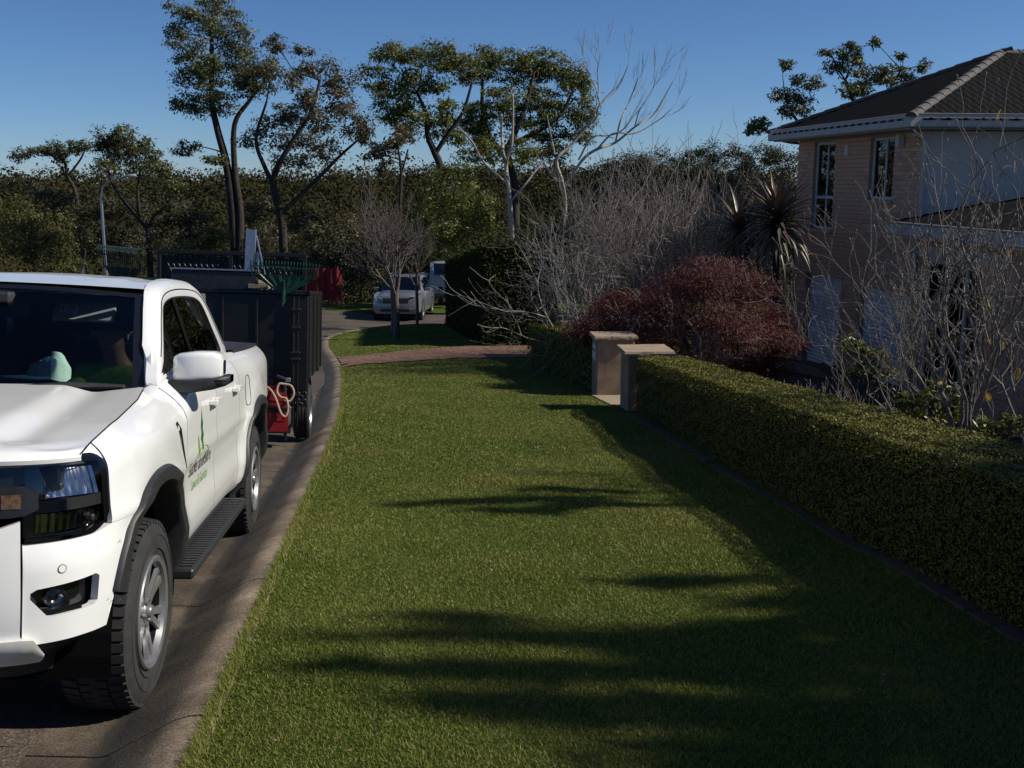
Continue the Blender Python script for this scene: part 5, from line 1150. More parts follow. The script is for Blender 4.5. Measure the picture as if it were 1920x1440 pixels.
# lower wing roof towards the camera
WZ = 3.52; wr = MB(); wr.add([(-.05,.5,WZ),(-.05,-7.6,WZ),(4.2,-7.6,WZ+.8),(4.2,.5,WZ+.8),(-.05,.5,WZ-.03),(-.05,-7.6,WZ-.03)], [(0,3,2,1)]); wr = wr.build('wing_roof', M['tile'], house)
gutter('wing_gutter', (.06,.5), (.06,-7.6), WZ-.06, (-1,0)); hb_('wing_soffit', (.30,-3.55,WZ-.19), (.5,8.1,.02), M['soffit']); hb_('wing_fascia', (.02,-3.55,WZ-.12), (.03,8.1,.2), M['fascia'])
upv = Vector((4.25,0,.8)).normalized()
for r_ in range(5):
    for k in range(13):
        o = bpy.data.objects.new('tile', tme); col.objects.link(o); o.parent = wr
        xv = Vector((0,-1,0)); zv = xv.cross(upv); p = Vector((-.05, .34-k*tw, WZ)) + upv*(.2+.36*r_)
        o.matrix_local = Matrix.Translation(p + zv*.022) @ (Matrix((xv, upv, zv)).transposed() @ Matrix.Rotation(R(3), 3, 'X')).to_4x4()
# small white pool-type fence by the far corner
fn = empty('garden_fence', (P(1462,600,26.5)[0], 26.5, -2.3)); tag(fn, 'low white metal fence panel beside the far garage corner', 'fence')
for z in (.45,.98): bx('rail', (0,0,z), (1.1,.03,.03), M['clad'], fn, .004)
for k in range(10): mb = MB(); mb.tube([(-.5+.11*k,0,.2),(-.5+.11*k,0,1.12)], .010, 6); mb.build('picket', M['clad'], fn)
# ------------------------------------------------------------------ letterbox pillars, edging bricks
def pillar(name, label, nl, w, dp, h, cap):
    x, y = nl; g = float(zp(y)); yaw = R(4.6)
    p = empty(name, (x, y, g), yaw); tag(p, label, 'pillar', 'entrance pillars')
    bx('shaft', (w/2,dp/2,h/2-.1), (w,dp,h+.2), M['sandstone'], p, .012)
    rows_ = 24; c_ = MB(); t0, t1 = h, h+.055
    ring = [];
    for k in range(4):
        cs = [(-cap,-cap),(w+cap,-cap),(w+cap,dp+cap),(-cap,dp+cap)]; a, b = np.array(cs[k]), np.array(cs[(k+1) % 4])
        for t_ in lin(0,1,14,endpoint=False): q = a+(b-a)*t_; ring.append(q)
    ring = np.array(ring); ctr = np.array([w/2,dp/2]); n_ = len(ring); jit = rng.uniform(-.010,.006,n_); out = ring + (ring-ctr)/np.linalg.norm(ring-ctr,axis=1)[:,None]*jit[:,None]
    vs = [(q[0],q[1],t0) for q in ring*.985+ctr*.015] + [(q[0],q[1],(t0+t1)/2) for q in out] + [(q[0],q[1],t1) for q in ring*.97+ctr*.03]
    c_.add(vs, [(i_, (i_+1) % n_, n_+(i_+1) % n_, n_+i_) for i_ in range(n_)] + [(n_+i_, n_+(i_+1) % n_, 2*n_+(i_+1) % n_, 2*n_+i_) for i_ in range(n_)] + [tuple(range(2*n_,3*n_)), tuple(range(n_))[::-1]]); c_.build('cap_slab', M['capstone'], p)
    return p
p2 = pillar('entrance_pillar', 'rendered stone pillar at the end of the long low hedge', (1.545,13.98), .56, .55, .765, .06)
p1 = pillar('entrance_pillar', 'rendered stone pillar with the number 7 and a letterbox plate', (1.315,16.25), .58, .50, .88, .05)
pl_ = bx('letterbox_plate', (-.008,.24,.66), (.014,.30,.24), M['signplate'], p1, .004); bx('letter_slot', (-.017,.24,.69), (.006,.22,.03), M['letter_grey'], pl_, .001)
text_on('number', '7', 0, 0, .30, M['letter_grey'], p1, lambda a, b: (-.004, .33-a, .26+b))
# brick edging along the foot of the low hedge
edg = empty('brick_edging', (0,0,0)); tag(edg, 'row of brown bricks edging the lawn along the foot of the hedge', 'edging')
M['edgebrick'] = leafmat('edging_brick', [(0, (.07,.05,.035)), (.5, (.11,.075,.052)), (1, (.09,.07,.055))], rough=.9, trans=0, spec=.2)
em = MB(); em.bbox((0,0,0), (.105,.225,.07), .008); eme = bpy.data.meshes.new('brick'); eme.from_pydata(em.v, [], em.f); eme.materials.append(M['edgebrick'])
y = 2.6
while y < 13.8:
    o = bpy.data.objects.new('brick', eme); col.objects.link(o); o.parent = edg; o.location = (float(hx(y))-.07, y, float(lawn_z(hx(y)-.07, y))-.022+rng.uniform(-.006,.006)); o.rotation_euler = (R(-5)+rng.uniform(-.02,.02), rng.uniform(-.03,.03), R(4.6)+rng.uniform(-.03,.03)); y += .237
# ------------------------------------------------------------------ plants: helpers
def unit(v): return v/(np.linalg.norm(v, axis=-1, keepdims=True)+1e-9)
def leaf_arrays(c, d, L, W, r=rng, nn=None):
    n = len(c); L = np.broadcast_to(np.asarray(L, float), (n,))[:,None]; W = np.broadcast_to(np.asarray(W, float), (n,))[:,None]
    if nn is not None: nn = unit(nn); d = unit(d - nn*(d*nn).sum(1, keepdims=True)); s = np.cross(nn, d)
    else: s = unit(np.cross(d, unit(r.normal(size=(n,3)))))
    v = np.empty((n,4,3), np.float32); v[:,0] = c; v[:,1] = c+d*L*.45+s*W*.5; v[:,2] = c+d*L; v[:,3] = c+d*L*.45-s*W*.5
    return v
def leaf_mesh(name, v, mat, parent): return np_mesh(name, v.reshape(-1,3), np.arange(len(v)*4).reshape(-1,4), mat, parent)
def blob(cen, rad, n, shell=.5, r=rng):
    d = unit(r.normal(size=(n,3))); t = shell + (1-shell)*r.random((n,1))**.6; return cen + d*t*np.asarray(rad)
def tubes(polys, n=4):
    V = []; Fc = []; o = 0; cs = [(math.cos(2*math.pi*j/n), math.sin(2*math.pi*j/n)) for j in range(n)]; C = np.array([c for c, _ in cs])[:,None]; S = np.array([s for _, s in cs])[:,None]
    jj = np.arange(n); j2 = (jj+1) % n
    for pts, rad in polys:
        k = len(pts); t = np.empty_like(pts); t[1:-1] = pts[2:]-pts[:-2]; t[0] = pts[1]-pts[0]; t[-1] = pts[-1]-pts[-2]; t = unit(t)
        ref = np.where(np.abs(t[:,2:3]) < .9, np.array([[0,0,1.]]), np.array([[1.,0,0]])) if False else np.array([.31,.87,.38]); a = unit(ref - t*(t@ref)[:,None]); b = np.cross(t, a)
        V.append((pts[:,None,:] + rad[:,None,None]*(a[:,None,:]*C + b[:,None,:]*S)).reshape(-1,3))
        i = (np.arange(k-1)*n)[:,None]; Fc.append((np.stack([i+jj, i+j2, i+n+j2, i+n+jj], -1)+o).reshape(-1,4)); o += k*n
    return np.concatenate(V), np.concatenate(Fc)
def tube_mesh(name, polys, mat, parent, n=4): v, f = tubes(polys, n); return np_mesh(name, v, f, mat, parent, True)
M['bark'] = surf('gum_bark', (.022,.018,.015), (.045,.036,.029), scale=6, rough=.95, bump=.5, bscale=20, bdist=.03)
M['palebark'] = surf('pale_bark', (.26,.23,.20), (.38,.34,.30), scale=8, rough=.9)
M['twig'] = surf('bare_twig', (.27,.22,.19), (.40,.34,.30), scale=12, rough=.85)
M['magtwig'] = surf('magnolia_twig', (.075,.062,.05), (.22,.19,.165), scale=40, rough=.8)
M['streetbark'] = surf('street_tree_bark', (.075,.058,.048), (.13,.105,.09), scale=10, rough=.9)
M['twig_red'] = surf('reddish_twig', (.20,.155,.135), (.31,.255,.225), scale=12, rough=.85)
M['gum'] = leafmat('gum_leaves', [(0, (.050,.064,.020)), (.5, (.096,.110,.036)), (.85, (.145,.145,.055)), (1, (.16,.125,.06))], rough=.5, trans=.32)
M['gum_brown'] = leafmat('gum_leaves_bronze', [(0, (.058,.056,.025)), (.5, (.104,.092,.045)), (.85, (.14,.115,.06)), (1, (.16,.115,.07))], rough=.5, trans=.3)
M['gum_green'] = leafmat('gum_leaves_olive', [(0, (.055,.072,.012)), (.5, (.115,.132,.02)), (.85, (.175,.175,.035)), (1, (.20,.18,.05))], rough=.5, trans=.35)
M['bushleaf'] = leafmat('bush_leaves', [(0, (.028,.034,.012)), (.5, (.052,.055,.021)), (.85, (.078,.07,.03)), (1, (.095,.07,.036))], rough=.6, trans=.2)
M['yellowbush'] = leafmat('wattle_leaves', [(0, (.05,.056,.012)), (.5, (.088,.088,.02)), (1, (.13,.115,.03))], rough=.6, trans=.25)
M['darkleaf'] = leafmat('dark_evergreen', [(0, (.018,.028,.008)), (.5, (.034,.046,.013)), (1, (.055,.064,.02))], rough=.8, trans=.15, spec=.1)
M['hedgeleaf'] = leafmat('box_hedge_leaves', [(0, (.075,.076,.009)), (.5, (.122,.116,.014)), (.85, (.165,.15,.022)), (1, (.22,.185,.035))], rough=.55, trans=.1, spec=.25)
M['hedgecore'] = surf('hedge_twigs', (.010,.011,.005), (.018,.016,.008), scale=30, rough=1, spec=.05)
M['mapleleaf'] = leafmat('maple_leaves', [(0, (.045,.008,.008)), (.4, (.075,.015,.014)), (.8, (.12,.027,.022)), (1, (.16,.06,.04))], rough=.65, trans=.3)
M['forest'] = leafmat('forest_canopy', [(0, (.030,.034,.016)), (.5, (.043,.045,.022)), (.8, (.054,.051,.027)), (1, (.064,.054,.032))], rough=1, trans=.1, spec=.05)

def limb(a, b, r0, r1, sag=.12, k=7, r=rng):
    a, b = np.asarray(a, float), np.asarray(b, float); L = np.linalg.norm(b-a); m1 = a+(b-a)*.35+r.normal(size=3)*L*.06+np.array([0,0,-sag*L*.3]); m2 = a+(b-a)*.7+r.normal(size=3)*L*.06+np.array([0,0,sag*L*.25])
    p = catmull([a, m1, m2, b], max(2, k//3)); return p, np.linspace(r0, r1, len(p))
def gum(name, label, Y, stems, clusters, leaf, bark='bark', lsize=.20, dens=1.0, group=None, droop=.6, cat='tree', twigs=5, seed=1, depth=.8, ground=None):
    r = np.random.default_rng(seed); root_p = P(stems[0][0][0], stems[0][0][1], Y); polys = []; pts_all = []
    gz = float(terrain(np.array(root_p[0]), np.array(float(Y)))) if ground is None else ground
    root = empty(name, (root_p[0], Y, gz)); tag(root, label, cat, group); off = np.array([root_p[0], Y, gz])
    mpp = MPP(Y)
    for si, st in enumerate(stems):
        q = np.array([P(s[0], s[1], Y + (s[3] if len(s) > 3 else 0)) for s in st]); rr = np.array([s[2]*mpp for s in st], float)
        if si == 0 and q[0][2] > gz+.1: q = np.vstack([[q[0][0]+(q[0][0]-q[1][0])*.3, q[0][1], gz-.3], q]); rr = np.r_[rr[0]*1.25, rr]
        cp = catmull(q, 5); cr = np.interp(np.linspace(0, len(q)-1, len(cp)), np.arange(len(q)), rr); polys.append((cp, cr)); pts_all += list(zip(cp, cr))
    SP_ = np.array([p for p, _ in pts_all]); SR = np.array([q for _, q in pts_all]); LV = []
    for cl in clusters:
        u, v, ru, rv = cl[:4]; dy = cl[4] if len(cl) > 4 else r.uniform(-1, 1)*depth*ru*mpp*1.6
        c = P(u, v, Y+dy); rad = np.array([ru, ru*.9, rv])*mpp
        d = np.linalg.norm(SP_-c, axis=1) + np.maximum(0, SP_[:,2]-c[2]+rad[2]*.5)*2.5; k = int(np.argmin(d))
        r0 = min(SR[k]*.7, .012*np.linalg.norm(SP_[k]-c)+.02); p, rr = limb(SP_[k], c, r0, r0*.3, r=r); polys.append((p, rr))
        nsub = max(9, int(24*dens)); sub = blob(c, rad*1.0, nsub, .25, r)
        for t in sub[:max(twigs, int(nsub*.6))]: p2, r2 = limb(p[-3], t, r0*.3, .006, k=5, r=r); polys.append((p2, r2))
        n = int(dens*66*(rad[0]*rad[2])/(lsize**2)/nsub)+10
        for t in sub:
            sc = rad*r.uniform(.13,.27)*np.array([1,1,1.25]); e_ = r.normal(size=(n,3)); q = t + e_*sc*np.array([1,1,.62]); nn = unit(e_)*.7 + unit(q-c)*.45 + r.normal(size=(n,3))*.6 + np.array([0,0,.2]); dd = unit(r.normal(size=(n,3))*np.array([1,1,.6]) + np.array([0,0,-droop])); LV.append(leaf_arrays(q, dd, lsize*r.uniform(.6,1.3,n), lsize*.36*r.uniform(.7,1.3,n), r, nn))
    v, f = tubes([(p-off, q) for p, q in polys], 6); np_mesh('trunk', v, f, M[bark], root, True)
    if LV: leaf_mesh('crown', np.concatenate(LV)-off.astype(np.float32), M[leaf], root)
    return root

def bush(name, label, Y, clusters, leaf, lsize=.14, dens=1.0, group=None, cat='bush', seed=1, droop=.1, stems=True, ground=None, depth=1.0):
    us = [c[0] for c in clusters]; low = max(c[1]+c[3] for c in clusters); b = (np.mean(us), low+4)
    return gum(name, label, Y, [[(b[0], b[1], 2.2), (b[0], low-6, 1.6)]], clusters, leaf, 'bark', lsize, dens, group, droop, cat, 3, seed, depth, ground)

def grow(p, d, L, r, lev, out, R_, par):
    k = par['seg']; pts = [p]; q = p.copy()
    for i in range(k):
        d = unit(d + R_.normal(size=3)*par['wob'] + np.array([0,0,par['up']])); q = q + d*L/k; pts.append(q)
    pts = np.array(pts); r1 = r*par['tap']
    if lev == 0 and par.get('bud'):
        rr = np.linspace(r, r*.8, len(pts)); e = unit(pts[-1]-pts[-2]); B = par['bud']; pts = np.vstack([pts, pts[-1]+e*B*.35, pts[-1]+e*B*.7, pts[-1]+e*B]); rr = np.r_[rr, par['budr'], par['budr']*.8, .001]
        out.append((pts, rr)); return
    out.append((pts, np.linspace(r, r1, len(pts))))
    if lev == 0: return
    nch = par['n'][lev] if lev < len(par['n']) else 3
    for j in range(nch):
        f = 1.0 if j == 0 else R_.uniform(par['from'], 1); i = f*(len(pts)-1); a = int(min(i, len(pts)-2)); b = pts[a]+(pts[a+1]-pts[a])*(i-a)
        ang = R_.uniform(*par['ang']) if j else R_.uniform(0, par['ang'][0]); ax = unit(np.cross(d, unit(R_.normal(size=3)))); nd = unit(d*math.cos(ang) + ax*math.sin(ang))
        grow(b, nd, L*R_.uniform(*par['len']), max(r1*R_.uniform(.6,.9), par['rmin']), lev-1, out, R_, par)
def bare(name, label, base, stems, levels, L, r0, par, mat, group=None, cat='tree', seed=1, spread=.35, lean=(0,0), sides=4, trunk=0):
    R_ = np.random.default_rng(seed); root = empty(name, tuple(base)); tag(root, label, cat, group); out = []; top = np.array([0,0,-.05])
    if trunk: tp = np.array([[0,0,-.1],[.02,0,trunk*.5],[.0,.02,trunk]]); out.append((catmull(tp, 3), np.linspace(r0*1.15, r0, 7))); top = np.array([0,.02,trunk-.03]); r0 = r0*.55
    for s in range(stems):
        a = 2*math.pi*s/stems + R_.uniform(-.5,.5); sp = spread*R_.uniform(.4,1.2); d = unit(np.array([math.cos(a)*sp+lean[0], math.sin(a)*sp+lean[1], 1.]))
        grow(top + np.array([math.cos(a), math.sin(a), 0])*(.06 if not trunk else .01), d, L*R_.uniform(.8,1.2), r0*R_.uniform(.7,1.1), levels, out, R_, par)
    cut = r0*.35 if levels > 3 else 0; big = [o for o in out if o[1][0] > cut]; small = [o for o in out if o[1][0] <= cut]
    tube_mesh('stem', big, mat, root, 6)
    if small: tag(tube_mesh('twigs', small, mat, root, sides), kind='stuff')
    return root

# ------------------------------------------------------------------ clipped hedges
def hedge(name, label, A, B, w, h0, h1, zA, zB, leaf, lsz, dens, top_round=.05, group=None, seed=1, dlim=None):
    r = np.random.default_rng(seed); A, B = np.array(A, float), np.array(B, float); L = np.linalg.norm(B-A); t = (B-A)/L; nrm = np.array([t[1], -t[0]])
    root = empty(name, (A[0], A[1], zA)); tag(root, label, 'hedge', group)
    def zz(s): return np.interp(s, [0, L], [0, zB-zA])
    def hh(s): return np.interp(s, [0, L], [h0, h1])
    def lump(a, b): return .009*np.sin(a*4.1+b*3)+.006*np.sin(a*11+b*7+1)+.005*np.sin(a*23+2+b*13)
    ns = int(L/.15)+2; rows_ = []
    for s in np.linspace(.03, L-.03, ns):
        c = A+t*s - A; H = hh(s)-.055; sec = [(-.03,-.05),(.0,.1),(.0,H*.6),(.01,H-.03),(.05,H),(w/2,H+.01),(w-.05,H),(w-.02,H*.8),(w,0)]
        rows_.append([(c[0]+nrm[0]*(o+.075 if o < w/2 else o-.05), c[1]+nrm[1]*(o+.075 if o < w/2 else o-.05), zz(s)+z) for o, z in sec])
    mb = MB(); mb.grid(rows_); k = len(rows_[0]); mb.f.append(tuple(range(k))); mb.f.append(tuple(range(len(mb.v)-k, len(mb.v)))[::-1]); mb.build('twig_mass', M['hedgecore'], root)
    C = []; D = []; SZ = []; NN = []
    def put(n, fn):
        s, o, z, nd = fn(n); p = A[None]+t[None]*s[:,None]+nrm[None]*o[:,None]-A[None]; c = np.column_stack([p, zz(s)+z]); d = unit(nd + r.normal(size=(n,3))*.75); C.append(c); D.append(unit(r.normal(size=(n,3)))); NN.append(nd + r.normal(size=(n,3))*.6 + np.array([0,0,.15])); SZ.append(lsz*r.uniform(.6,1.25,n)*(np.maximum(1, (A[1]+t[1]*s)/8)**.5 if dlim else 1))
    def smp(n):
        if not dlim: return r.random(n)*L
        u = r.random(n); return L*u**1.35
    n3 = lambda v: np.array([nrm[0]*v[0]+t[0]*v[1], nrm[1]*v[0]+t[1]*v[1], v[2]])
    def front(n): s = smp(n); z = r.random(n)*hh(s)*.99; o = -lump(s, z*6)+.075*r.random(n)**1.6-.008; return s, o, z, n3((-1,0,.25))[None]
    def top(n): s = smp(n); o = r.random(n)*w; z = hh(s)+lump(s, o*6)-.028*r.random(n)**1.6+.006; return s, o, z, n3((0,0,1))[None]
    def back(n): s = smp(n); z = r.random(n)*hh(s); o = w+lump(s, z*6)+r.normal(0,.014,n); return s, o, z, n3((1,0,.2))[None]
    def endA(n): o = r.random(n)*w; s = -.01+r.normal(0,.014,n)+lump(o*5, o); z = r.random(n)*h0; return s, o, z, n3((0,-1,.2))[None]
    def endB(n): o = r.random(n)*w; s = L+r.normal(0,.014,n); z = r.random(n)*h1; return s, o, z, n3((0,1,.2))[None]
    hm = (h0+h1)/2
    for fn, ar in ((front, L*hm), (top, L*w*1.25), (back, L*hm*.6), (endA, w*h0*1.3), (endB, w*h1*.8)): put(int(dens*ar), fn)
    leaf_mesh('foliage', leaf_arrays(np.concatenate(C), np.concatenate(D), np.concatenate(SZ), np.concatenate(SZ)*.6, r, np.concatenate(NN)), M[leaf], root); return root
hedge('low_hedge', 'long low clipped hedge running along the right side of the lawn', (2.45,2.2), (1.66,13.93), .62, .70, .745, float(zp(2.2)), float(zp(13.93)), 'hedgeleaf', .017, 9600, dlim=True, seed=3)
hedge('low_hedge', 'short low clipped hedge beyond the pillar with the number 7', (1.36,16.8), (.34,22.6), .62, .90, .94, float(zp(16.8)), float(zp(22.6)), 'hedgeleaf', .034, 3000, seed=4)
hedge('tall_hedge', 'tall dark clipped hedge beyond the driveway hiding the van', (-.80,28.75), (-2.35,37.6), 2.1, 2.78, 2.30, float(zp(28.75))-.03, float(zp(37.6))-.03, 'darkleaf', .085, 640, seed=5)

# ------------------------------------------------------------------ Japanese maple
def maple():
    Y = 17.6; r = np.random.default_rng(11); mpp = MPP(Y); b = P(1300, 690, Y); gz = float(bed_z(np.array(b[0]), np.array(Y)))
    root = empty('japanese_maple', (b[0], Y, gz)); tag(root, 'dome-shaped dark red weeping maple behind the low hedge', 'tree'); off = np.array([b[0], Y, gz])
    CL = [(1335,502,62,30),(1290,522,48,30),(1390,532,52,34),(1180,560,50,30),(1135,585,44,32),(1250,565,55,34),(1340,572,62,38),(1425,592,52,42),(1462,635,34,24),(1395,648,60,38),(1300,640,60,42),(1200,625,55,34),(1240,668,45,24),(1432,678,45,24),(1350,694,60,18),(1112,612,28,22),(1370,610,50,34),(1270,610,50,36)]
    polys = []; LV = []
    for (u, v, ru, rv) in CL:
        c = P(u, v, Y+r.uniform(-.6,.5)); rad = np.array([ru, ru*1.0, rv])*mpp; p, q = limb(off+np.array([r.uniform(-.1,.1),0,.25]), c, .035, .012, sag=-.3, r=r); polys.append((p, q))
        sub = blob(c, rad*.88, 42, .5, r); sub = sub[np.argsort(-sub[:,2])]
        for k, t in enumerate(sub):
            if k < 9: polys.append(limb(p[-3], t, .010, .003, k=4, r=r))
            n = 84; out = unit(np.array([t[0]-off[0], t[1]-off[1], .1])); q0 = t + r.normal(size=(n,3))*np.array([.15,.15,.03]) + out*r.uniform(-.02,.16,(n,1)) - np.array([0,0,1])*r.uniform(0,.14,(n,1)); dd = unit(out*.5 + r.normal(size=(n,3))*.45 + np.array([0,0,-.6])); LV.append(leaf_arrays(q0, dd, r.uniform(.035,.09,n), r.uniform(.008,.018,n), r, out*.5 + np.array([0,0,.8]) + r.normal(size=(n,3))*.55))
    v, f = tubes([(p-off, q) for p, q in polys], 5); np_mesh('trunk', v, f, M['twig_red'], root, True); leaf_mesh('crown', np.concatenate(LV)-off.astype(np.float32), M['mapleleaf'], root)
maple()

# ------------------------------------------------------------------ cordylines: rosettes of strap leaves, each leaf its own piece
M['cord_a'] = surf('cordyline_leaf_bronze', (.09,.055,.046), (.15,.11,.07), scale=4, rough=.4); M['cord_b'] = surf('cordyline_leaf_tan', (.20,.155,.09), (.14,.11,.065), scale=4, rough=.5)
def strap(L, W, droop, mat):
    mb = MB(); a = []; z = 0; th = 0; p = np.array([0.,0.]); n_ = 9
    for k in range(n_):
        t_ = k/(n_-1); w = W*(.55+.9*t_ if t_ < .35 else (1-t_)/.65*.87+.0)*.6 + .001; a.append([(-w, p[0], p[1]+w*.35), (0, p[0], p[1]), (w, p[0], p[1]+w*.35)]); th -= droop/n_*(.3+1.4*t_); p = p + np.array([math.cos(th), math.sin(th)])*L/(n_-1)
    mb.grid(a); me = bpy.data.meshes.new('leaf'); me.from_pydata(mb.v, [], mb.f); me.materials.append(mat); me.polygons.foreach_set('use_smooth', np.ones(len(me.polygons), bool)); return me
straps = [strap(.78+.08*k, .075, .20+.20*k, M['cord_a']) for k in range(4)]; straps_t = [strap(.74+.07*k, .08, .75+.2*k, M['cord_b']) for k in range(3)]
def cordyline(label, u, v, Y, sc, n, seed):
    r = np.random.default_rng(seed); c = P(u, v, Y); gz = float(bed_z(np.array(c[0]), np.array(min(Y, 24.)))); root = empty('cordyline', (c[0], Y, gz)); tag(root, label, 'plant', 'cordylines by the house corner')
    mb = MB(); mb.tube([(0,0,-.1),(.03,0,(c[2]-gz)*.5),(0,0,c[2]-gz)], [.09,.08,.07], 8); mb.build('trunk', M['bark'], root, True)
    for k in range(n):
        el = math.asin(np.clip(-.75 + 1.72*(k+.5)/n, -1, 1)); az = k*2.39996 + r.uniform(-.2,.2); tan = el < R(4) and r.random() < .6
        o = bpy.data.objects.new('leaf', (straps_t if tan else straps)[r.integers(0, 3 if tan else 4)]); col.objects.link(o); o.parent = root
        o.location = (0, 0, c[2]-gz + .18*math.sin(el)*sc); o.rotation_euler = (el, 0, az); o.scale = (sc, sc*r.uniform(.8,1.1), sc)
cordyline('spiky bronze cordyline rosette in front of the house corner', 1456, 418, 19.5, 1.08, 150, 2)
cordyline('darker cordyline rosette set back to the left of the larger one', 1386, 440, 21.0, 1.0, 120, 3)

# ------------------------------------------------------------------ bare shrubs and trees of the garden
fine = dict(seg=4, wob=.17, up=.055, tap=.62, n=[0,2,3,4,4], ang=(.35,.95), len=(.58,.86), rmin=.0065); fine['from'] = .35
def bz(u, Y): x = P(u, 600, Y)[0]; return (x, Y, float(bed_z(np.array(x), np.array(min(Y, 24.4)))) if Y < 24.4 else float(terrain(np.array(x), np.array(float(Y))))+.2)
for (u, Y, lab, L, sd, st) in ((1105,23.8,'bare multi-stemmed shrub with grey twigs nearest the tall hedge',1.42,21,6),(1160,22.4,'bare multi-stemmed shrub rising behind the first pillar',1.62,22,8),(1225,23.2,'tallest bare multi-stemmed shrub above the red maple',1.8,23,8),(1300,24.0,'bare twiggy shrub left of the dark cordyline',1.75,24,8),(1395,26.5,'bare twiggy shrub behind the cordylines by the house',1.85,25,7)):
    bare('bare_shrub', lab, bz(u, Y), st, 4, L, .030, fine, M['twig' if sd % 2 else 'twig_red'], 'bare shrubs behind the maple', 'shrub', sd, .70, sides=3)
side = dict(fine); side.update(wob=.18, up=.09, n=[0,3,3,3,4], len=(.5,.8))
bare('bare_shrub', 'bare shrub with pale branches arching left over the dark hedge', bz(1120, 20.6), 7, 3, 1.3, .024, side, M['palebark'], 'bare shrubs behind the maple', 'shrub', 33, .40, lean=(-.45,0), sides=3)
# two small bare street trees on the far verge
st_par = dict(seg=4, wob=.13, up=.10, tap=.66, n=[0,4,4,5,5], ang=(.35,.8), len=(.55,.85), rmin=.007); st_par['from'] = .3
for (u, v, lab, L, sd) in ((743,637,'small bare street tree nearest the camera on the shaded verge',1.25,41),(738,623,'small bare street tree just behind its twin on the shaded verge',1.15,42),(782,611,'thin bare street tree in front of the silver car',1.0,43)):
    Y = {637:31.0, 623:34.0, 611:36.6}[v]; x = P(u, v, Y)[0]; bare('street_tree', lab, (x, Y, float(zp(Y))), 4, 3, L, .085 if sd < 43 else .05, st_par, M['streetbark'], 'bare street trees on the verge', 'tree', sd, .55, sides=3, trunk=1.35)
# magnolias with fat buds at the right
mag = dict(seg=5, wob=.26, up=.14, tap=.70, n=[0,2,3,3,3], ang=(.40,.85), len=(.52,.80), rmin=.0028, bud=.036, budr=.0066); mag['from'] = .35
for (u, v, Y, lab, L, r0, st, lev, sd, lean) in ((1690,775,11.2,'bare budding magnolia with slender stems left of the house doors',1.22,.018,3,4,58,(.02,0)),(1728,780,10.4,'bare budding magnolia between the two garage doors and the porch',1.3,.018,3,4,52,(.0,0)),(1800,812,8.6,'largest bare magnolia at the right edge with a few yellow leaves',1.34,.028,4,4,57,(.02,0)),(1885,812,8.2,'bare magnolia cut by the right edge of the picture',1.32,.024,4,4,54,(.1,0)),(1590,770,13.2,'low bare magnolia with twisted white branches before the garage',.55,.016,3,3,59,(-.05,0))):
    p = P(u, v, Y); bare('magnolia', lab, (p[0], Y, float(bed_z(np.array(p[0]), np.array(Y)))), st, lev, L, r0, mag, M['magtwig'], 'bare magnolias in the garden bed', 'tree', sd, .20, lean, sides=4)
# lingering yellow leaves on the largest magnolia
M['yleaf'] = leafmat('autumn_leaf', [(0, (.35,.20,.03)), (.5, (.42,.27,.05)), (1, (.30,.12,.03))], rough=.5, trans=.3)
yl = MB(); yl.grid([[(x*(.022*math.sin(math.pi*min(max(t_,.04),.97))**.7), t_*.10, .006*abs(x)-.02*t_*t_) for x in (-1,0,1)] for t_ in lin(0,1,6)]); ylm = bpy.data.meshes.new('leaf'); ylm.from_pydata(yl.v, [], yl.f); ylm.materials.append(M['yleaf'])
mg_ = [o for o in bpy.data.objects if o.get('label', '').startswith('largest bare magnolia')][0]
for (u, v) in ((1852,556),(1836,592),(1880,640),(1862,630),(1896,470),(1905,300),(1848,735),(1765,705),(1775,700),(1912,690),(1905,665),(1878,205)):
    o = bpy.data.objects.new('leaf', ylm); col.objects.link(o); o.parent = mg_; p = P(u, v, 8.6+rng.uniform(-.3,.3)) - np.array(mg_.location); o.location = p; o.rotation_euler = (rng.uniform(-2,-1), rng.uniform(-.5,.5), rng.uniform(0,6))
# low green shrubs among them
M['shrubleaf'] = leafmat('garden_shrub_leaves', [(0, (.045,.065,.010)), (.5, (.085,.105,.018)), (.85, (.15,.15,.028)), (1, (.22,.19,.04))], rough=.4, trans=.3)
for (lab, Y, cl, d, ls, sd) in (('yellow-green leafy shrub before the roller doors', 13.0, [(1600,650,26,20),(1640,665,22,16),(1625,690,30,22),(1655,700,22,20)], .55, .085, 61), ('green leafy shrub at the foot of the magnolias', 9.6, [(1705,760,30,28),(1750,740,34,28),(1780,770,32,30),(1730,790,34,22)], .45, .075, 62), ('small green shrub low at the right edge behind the hedge', 8.0, [(1900,800,26,22),(1870,825,24,18),(1840,800,20,16)], .45, .06, 63)):
    p = P(cl[0][0], cl[0][1], Y); bush('garden_shrub', lab, Y, cl, 'shrubleaf', ls, d, 'leafy garden shrubs', 'shrub', sd, ground=float(bed_z(np.array(p[0]), np.array(Y))))
